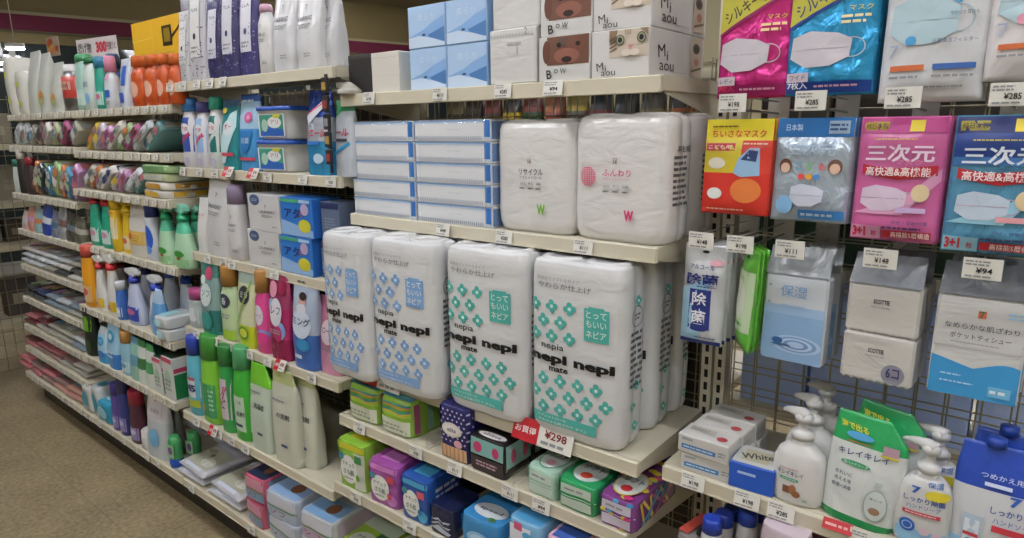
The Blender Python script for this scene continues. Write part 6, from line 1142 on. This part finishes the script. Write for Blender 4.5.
def leaning(k, u0, u1, cols, tilt, size, shelfname, t0=.045):
    # film packs lying on edge and leaning up to the right over one another
    Y, Z = SH[k]; xa = on_edge(u0, Y, Z); xb = on_edge(u1, Y, Z); R = random.Random(k); x = xa; i = 0
    while i < len(cols):
        c = cols[i]; t = ((xb-xa)/len(cols)*math.sin(tilt))*(.84+.1*(i % 2)); w = size*(1-.08*(i % 3))
        pr_ = proto('lean%s%.3f%.3f' % (c, w, t), lambda: [('pack', soft(w, .2, t, c, leanart(cl[(cl.index(c)*7+3) % len(cl)], cl[(cl.index(c)*5+1) % len(cl)], cl.index(c)), n=8, puff=.93, bump=.05, seed=cl.index(c)))])
        place('flat_packet', pr_, (x+w/2*math.cos(tilt)-.02, Y+.008+R.uniform(0, .012), Z+w/2*math.sin(tilt)+.003), '%s packet leaning on %s, %s from left' % (CW[c], shelfname, ORD7[i]), 'packet', 'packets leaning on '+shelfname, (0, -tilt, R.uniform(-.05, .05)))
        x += (xb-xa)/len(cols); i += 1
def lieart(c2, c3, sd_):
    def art(p, w, d, h): p.rect(-w*.4, d*.1, w*.05, d*.35, c2); p.ell(w*.2, d*.3, w*.15, d*.12, c3); p.fine(-w*.35, d*.5, w*.3, d*.7, 3, '#4a4c55', sd_); p.rect(-w*.4, d*.78, w*.4, d*.92, c2)
    return art
def lying(k, u0, u1, rows, shelfname, size=.14, d=.26, h=.03):
    Y, Z = SH[k]; xa = on_edge(u0, Y, Z); xb = on_edge(u1, Y, Z); n = len(rows); st = (xb-xa)/n; R = random.Random(k)
    for i, cols in enumerate(rows):
        for j, c in enumerate(cols):
            pr_ = proto('lie%s%.3f' % (c, h), lambda: [('pack', pillow(.155, .24, h*1.12, c, lieart(cl[(cl.index(c)*7+3) % len(cl)], cl[(cl.index(c)*5+1) % len(cl)], cl.index(c)), seed=cl.index(c), e=5, edge=.3))])
            place('flat_packet', pr_, (xa+st*(i+.5)+R.uniform(-.004, .004), Y+.012+.008*j, Z+h*j*.98), '%s %s packet in %s stack on %s' % (('bottom', 'middle', 'top')[j if len(cols) == 3 else (2 if j else 0)], CW[c], ORD7[i], shelfname), 'packet', 'packets lying on '+shelfname, (0, R.uniform(-.0, .0), R.uniform(-.06, .06)), (st/.155, 1, 1))
c = cl
leaning('0B', 12, 78, ['#c4cbd0', '#b9c0c4', '#9c9a90', '#8a6f6c', '#c9c7c0', '#a9b48c', '#9a4a74', '#a8a89a'], .52, .150, 'far left second shelf')
leaning('1B', 84, 152, ['#c8b23a', '#c9c3cc', '#b58ab0', '#c9c7c0', '#8fae7a', '#9a4a74', '#b9c0c4', '#5f8f94'], .50, .185, 'spray bay second shelf')
leaning('1C', 80, 140, ['#a8a89a', '#c27a4a', '#c9c7c0', '#d0cdc6', '#c9c3cc', '#b58ab0', '#c4cbd0', '#5f8f94'], .50, .165, 'spray bay third shelf')
leaning('0C', 34, 82, ['#c27a4a', '#3a3f44', '#4f86a8', '#8fae7a', '#c27a4a', '#4f86a8', '#b58ab0'], .95, .165, 'far left third shelf')
for i, (u0, u1, vt, b_, c_, lab) in enumerate(((14, 18, 160, '#b9c4c0', '#2f6a5c', 'pale bottle with green cap'), (19, 24, 150, '#2a2326', '#d0ccc8', 'black bottle with white cap'), (26, 32, 158, '#3a2c30', '#8f2a34', 'dark bottle with red cap'))):
    put('cleaner_bottle', 'fb%d' % i, CP(.05, .19, .045, b_, c_, .2, None, neck=.7), '0C', u0, u1, vt, lab+' at the far left end of the shelving', 'bottle', .05, .19)
# stacked flat packs at the right end of 1C
for i, (c_, z) in enumerate((('#c9c7c0', 0), ('#d0cdc6', .030), ('#a9b48c', .060), ('#8fae7a', .090))):
    place('flat_packet', proto('big'+c_, flat(c_, ('#c9a23a', '#b58a3a', '#b0b4a8', '#5f8a5a')[i], '#c27a4a', i, w=.20, d=.24, h=.029)), (-1.945+.012*i, SH['1C'][0]+.01, SH['1C'][1]+z), '%s glove packet stacked at the right end of spray bay third shelf, %s' % (CW[c_], ('bottom', 'second', 'third', 'top')[i]), 'packet', 'stacked glove packets', (0, 0, .04*(i-1)))
for i, (u0, u1, vt, m_, nm) in enumerate(((21, 27, 212, '#c9b0ac', 'pale pink'), (27, 33, 208, '#b8806c', 'terracotta'), (33, 40, 210, '#8fb0b8', 'light blue'), (41, 49, 205, '#1f3f9a', 'royal blue'), (50, 57, 212, '#8f9ab8', 'silver violet'), (57, 64, 206, '#b4b8c0', 'silver'), (65, 73, 213, '#5a5c50', 'dark olive'), (73, 81, 218, '#7a7a6c', 'grey green'))):
    put('kitchen_packet', 'kp%d' % i, P(.09, .17, .05, [(0, m_), (.4, cl[(i*3+2) % len(cl)]), (.6, m_)], None, seed=i, kind='foil' if i > 3 else 'pouch'), '0D', u0, u1, vt, nm+' upright packet on the fourth shelf of the far left bay', 'packet', .09, .17, 'upright packets at the far left', rot=(0, .12 if i > 2 else 0, 0))
lying('0E', 18, 80, [['#c4cbd0', '#b9c0c4', '#c9c7c0'], ['#b9c0c4', '#c4cbd0', '#c9c3cc'], ['#9c9a90', '#c4cbd0', '#c4cbd0'], ['#3a3f44', '#c9c7c0', '#b9c0c4'], ['#c9c7c0', '#3a3f44', '#9c9a90']], 'far left fifth shelf')
lying('0F', 21, 78, [['#3a3f44', '#3a3f44'], ['#3a3f44', '#2f3a6a'], ['#7a8a98', '#7a8a98'], ['#7a8a98', '#b9c0c4'], ['#9c9a90', '#7a8a98']], 'far left sixth shelf')
lying('0G', 23, 82, [['#6a2f38', '#b46a72'], ['#9c9a90', '#6a2f38'], ['#9c9a90', '#9c9a90'], ['#9c9a90', '#a8a89a'], ['#7a8a98', '#b9c0c4']], 'far left seventh shelf')
lying('0H', 23, 84, [['#b46a72', '#6a2f38'], ['#8a6f6c', '#b46a72'], ['#8a6f6c', '#b46a72'], ['#9c9a90', '#8a6f6c'], ['#9c9a90', '#c9c7c0']], 'far left eighth shelf', h=.024)
lying('0I', 16, 78, [['#b46a72', '#b46a72'], ['#b46a72', '#8a6f6c'], ['#8a6f6c', '#b46a72'], ['#b8897c', '#8a6f6c'], ['#b8897c', '#b8897c']], 'far left lowest shelf')
# ---------------------------------------------------------------- signs standing on top
def cam_at(u, v, X): d_ = ray(u, v); return CAM+d_*((X-CAM.x)/d_.x)
m = M(); w_, h_ = .40, .15; m.box(-w_/2, w_/2, 0, .003, 0, h_, ('#c9c2c0', 'card'), .0005); p = Ink(m, face_front(0)); p.text('揚げ物', -w_*.30, h_*.68, h_*.36, K, w_*.34, .03); p.text('300', w_*.12, h_*.66, h_*.40, '#c0243c', w_*.26, .05); p.text('円買うと', w_*.37, h_*.66, h_*.26, '#5a2a30', w_*.22, .02); p.text('どれでも1個無料券', -w_*.22, h_*.28, h_*.18, K, w_*.5, .02)
s0 = at_y(99, 66, .16); place('promotion_sign', [('board', m.mesh('board'), None, None)], (s0.x, .16, s0.z), 'white promotional sign reading 300 in red, standing above the top left shelf', 'sign', None, (0, 0, .15))
m = M(); m.box(-.075, .075, 0, .004, 0, .11, ('#8a7a68', 'card')); p = Ink(m, face_front(0))
R = random.Random(8)
for i in range(9): p.ell(R.uniform(-.05, .05), R.uniform(.03, .09), .022, .016, ('#9a4a24', '#b3602c', '#7a3820', '#a88a4a')[i % 4], 10, R.uniform(-1, 1))
s0 = at_y(54, 56, .14); place('food_picture_sign', [('board', m.mesh('board'), None, None)], (s0.x, .14, s0.z), 'cut out sign with a picture of brown fried chicken, left of the 300 sign', 'sign', None, (0, 0, .12))
yb = M(); q0 = at_y(131, 27, -.10); q1 = at_y(181, 17, -.10); wy = q1.x-q0.x; zb = SH['1A'][1]+.17; ht = q0.z-zb
yb.box(0, wy+.03, 0, .085, 0, ht+.01, ('#d8a818', 'card'), .001); p = Ink(yb, face_front(0)); p.line(0.002, ht*.62, wy*.4, ht*.66, .003, '#e0c24a'); p.line(wy*.42, 0.004, wy*.42, ht, .003, '#e0c24a'); p.line(wy*.42, ht*.3, wy*.8, ht*.32, .003, '#e0c24a'); p.rect(wy*.62, ht*.42, wy*.80, ht*.86, '#2a2418'); p.rect(wy*.65, ht*.5, wy*.77, ht*.8, '#8a741f'); p.line(wy*.8, ht*.6, wy*.96, ht*.8, .008, '#2a2418')
place('cardboard_box', [('box', yb.mesh('box'), None, None)], (q0.x, -.10, zb), 'yellow cardboard box with black emblem behind the orange bottles', 'box')
st = M(); st.box(0, wy+.03, 0, .08, 0, .168, ('#5a5040', 'card'), .001)
place('cardboard_box', [('box', st.mesh('box'), None, None)], (q0.x, -.095, SH['1A'][1]), 'brown carton under the yellow box behind the orange bottles', 'box')
# ---------------------------------------------------------------- the fixture beyond the left end: wire mesh, posts, shelves
XE = -3.66
def endmesh():
    a = M(); c_ = ('#8f8874', 'metal'); y = -.62
    while y <= .3: a.tube([(0, y, .1), (0, y, 1.62)], .002, c_, 5, False); y += .05
    z = .1
    while z <= 1.62: a.tube([(.004, -.62, z), (.004, .3, z)], .002, c_, 5, False); z += .075
    b = M(); b.box(-.02, .02, -.64, -.61, 0, 1.64, CREAM); d_ = M(); d_.box(-.02, .02, .29, .32, 0, 1.64, CREAM)
    return [('mesh_panel', a), ('upright', b), ('upright', d_)]
place('gondola_frame', proto('endf', endmesh), (XE-.25, 0, 0), 'wire mesh end frame with cream uprights beyond the far left bay', 'shelf frame')
ea = proto('endshelf', lambda: [('board', (lambda a: (a.box(0, .34, -.6, .28, -.03, 0, ('#a59e86', 'paint')), a)[1])(M()))])
for i, z in enumerate((1.36, 1.04, .80, .36)):
    place('end_shelf', ea, (XE-.63, 0, z), 'short cream shelf beyond the far left end, %s' % ('topmost', 'second down', 'third down', 'lowest')[i], 'shelf', 'short end shelves')
for i, (y, z, hh_, c_, nm) in enumerate(((-.55, 1.04, .2, '#8f8a7c', 'pale grey'), (-.38, 1.04, .22, '#6a5f54', 'brown'), (-.2, 1.04, .2, '#7c7768', 'grey'), (-.55, .80, .12, '#5a3f38', 'rust'), (-.38, .80, .14, '#6f6a5c', 'olive'), (-.2, .80, .13, '#4a4038', 'umber'), (-.5, .36, .2, '#4a443c', 'dark grey'), (-.25, .36, .22, '#3c3630', 'near black'), (-.5, 1.36, .15, '#5c5648', 'dark khaki'), (-.25, 1.36, .17, '#6e6858', 'dusty grey'))):
    place('end_carton', proto('ec'+nm, lambda: [('box', carton(.16, .2, 1, c_, lambda f, sd, tp, w, d, h: f.rect(-w*.3, h*.3, w*.3, h*.6, '#8a8474')))]), (XE-.46, y, z), '%s carton behind the end mesh on its %s shelf' % (nm, {1.04: 'second', .8: 'third', .36: 'lowest', 1.36: 'topmost'}[z]), 'carton', None, (0, 0, PI/2), (1, .55, hh_))
pm = M(); pm.box(-.06, .06, -.06, .06, 0, 1.1, ('#b9b4a2', 'paint'), .004); pm.box(-.07, .07, -.07, .07, 0, .12, ('#8f8a6c', 'paint'), .003)
q = at_z(2, 392, 0); place('post', [('post', pm.mesh('post'), None, None)], (q.x-.42, q.y-.12, 0), 'cream square post on the floor at the left picture edge', 'post')

for i, (u, v, w_) in enumerate(((15, 47, .17), (3, 62, .10))):
    q = cam_pt(u, v, .80 if i == 0 else .66); a = M(); a.box(-w_/2, w_/2, -.02, .02, 0, .035, ('#d8d8d0', 'paint'), .003); b = M(); b.tube([(-w_/2+.005, 0, -.012), (w_/2-.005, 0, -.012)], .013, GLOW, 8)
    rod = M(); rod.tube([(0, 0, .03), (0, 0, ZC-q.z)], .004, CREAM, 6)  # added rod: tubes hung inside stand in for ceiling lights beyond the window
    place('ceiling_lamp_standin', [('housing', a.mesh('housing'), None, None), ('lamp_tube', b.mesh('lamp_tube'), None, None), ('rod', rod.mesh('rod'), None, None)], q, 'short glowing tube lamp hanging at the far left, %s one' % ('right', 'left')[i], 'lamp', None, (0, 0, .7))
# clutter on the rear top shelf, seen over the shelving
for i, (x, hh_, c_, nm) in enumerate(((-1.38, .07, '#c9c6c0', 'white'), (-1.27, .085, '#c2beb0', 'cream'), (-1.16, .075, '#bdb9ae', 'ivory'), (-1.05, .09, '#c4c0b4', 'off white'), (-.93, .10, '#b5ae98', 'pale khaki'), (-.81, .11, '#bab5a6', 'beige'))):
    place('wrapped_pack', proto('clut%d' % i, lambda: [('pack', soft(.11, .2, hh_, c_, lambda f, sd, tp, w, d, h: (f.rect(-w*.3, h*.3, w*.2, h*.6, '#8f8a7c'), f.rect(w*.22, h*.2, w*.4, h*.7, '#6a2f30')), n=5, puff=.9, bump=.08, seed=i))]), (x, .09, 1.545), nm+' wrapped pack on the rear top shelf behind the cream tissue box', 'pack', 'packs on the rear top shelf')
place('rear_shelf', rb, (-.9, .066, 1.545), 'cream rear top shelf behind the toilet paper bay', 'shelf', 'shelves behind the mesh'); place('rear_shelf', rb, (-1.8, .066, 1.545), 'cream rear top shelf behind the laundry bay', 'shelf', 'shelves behind the mesh')
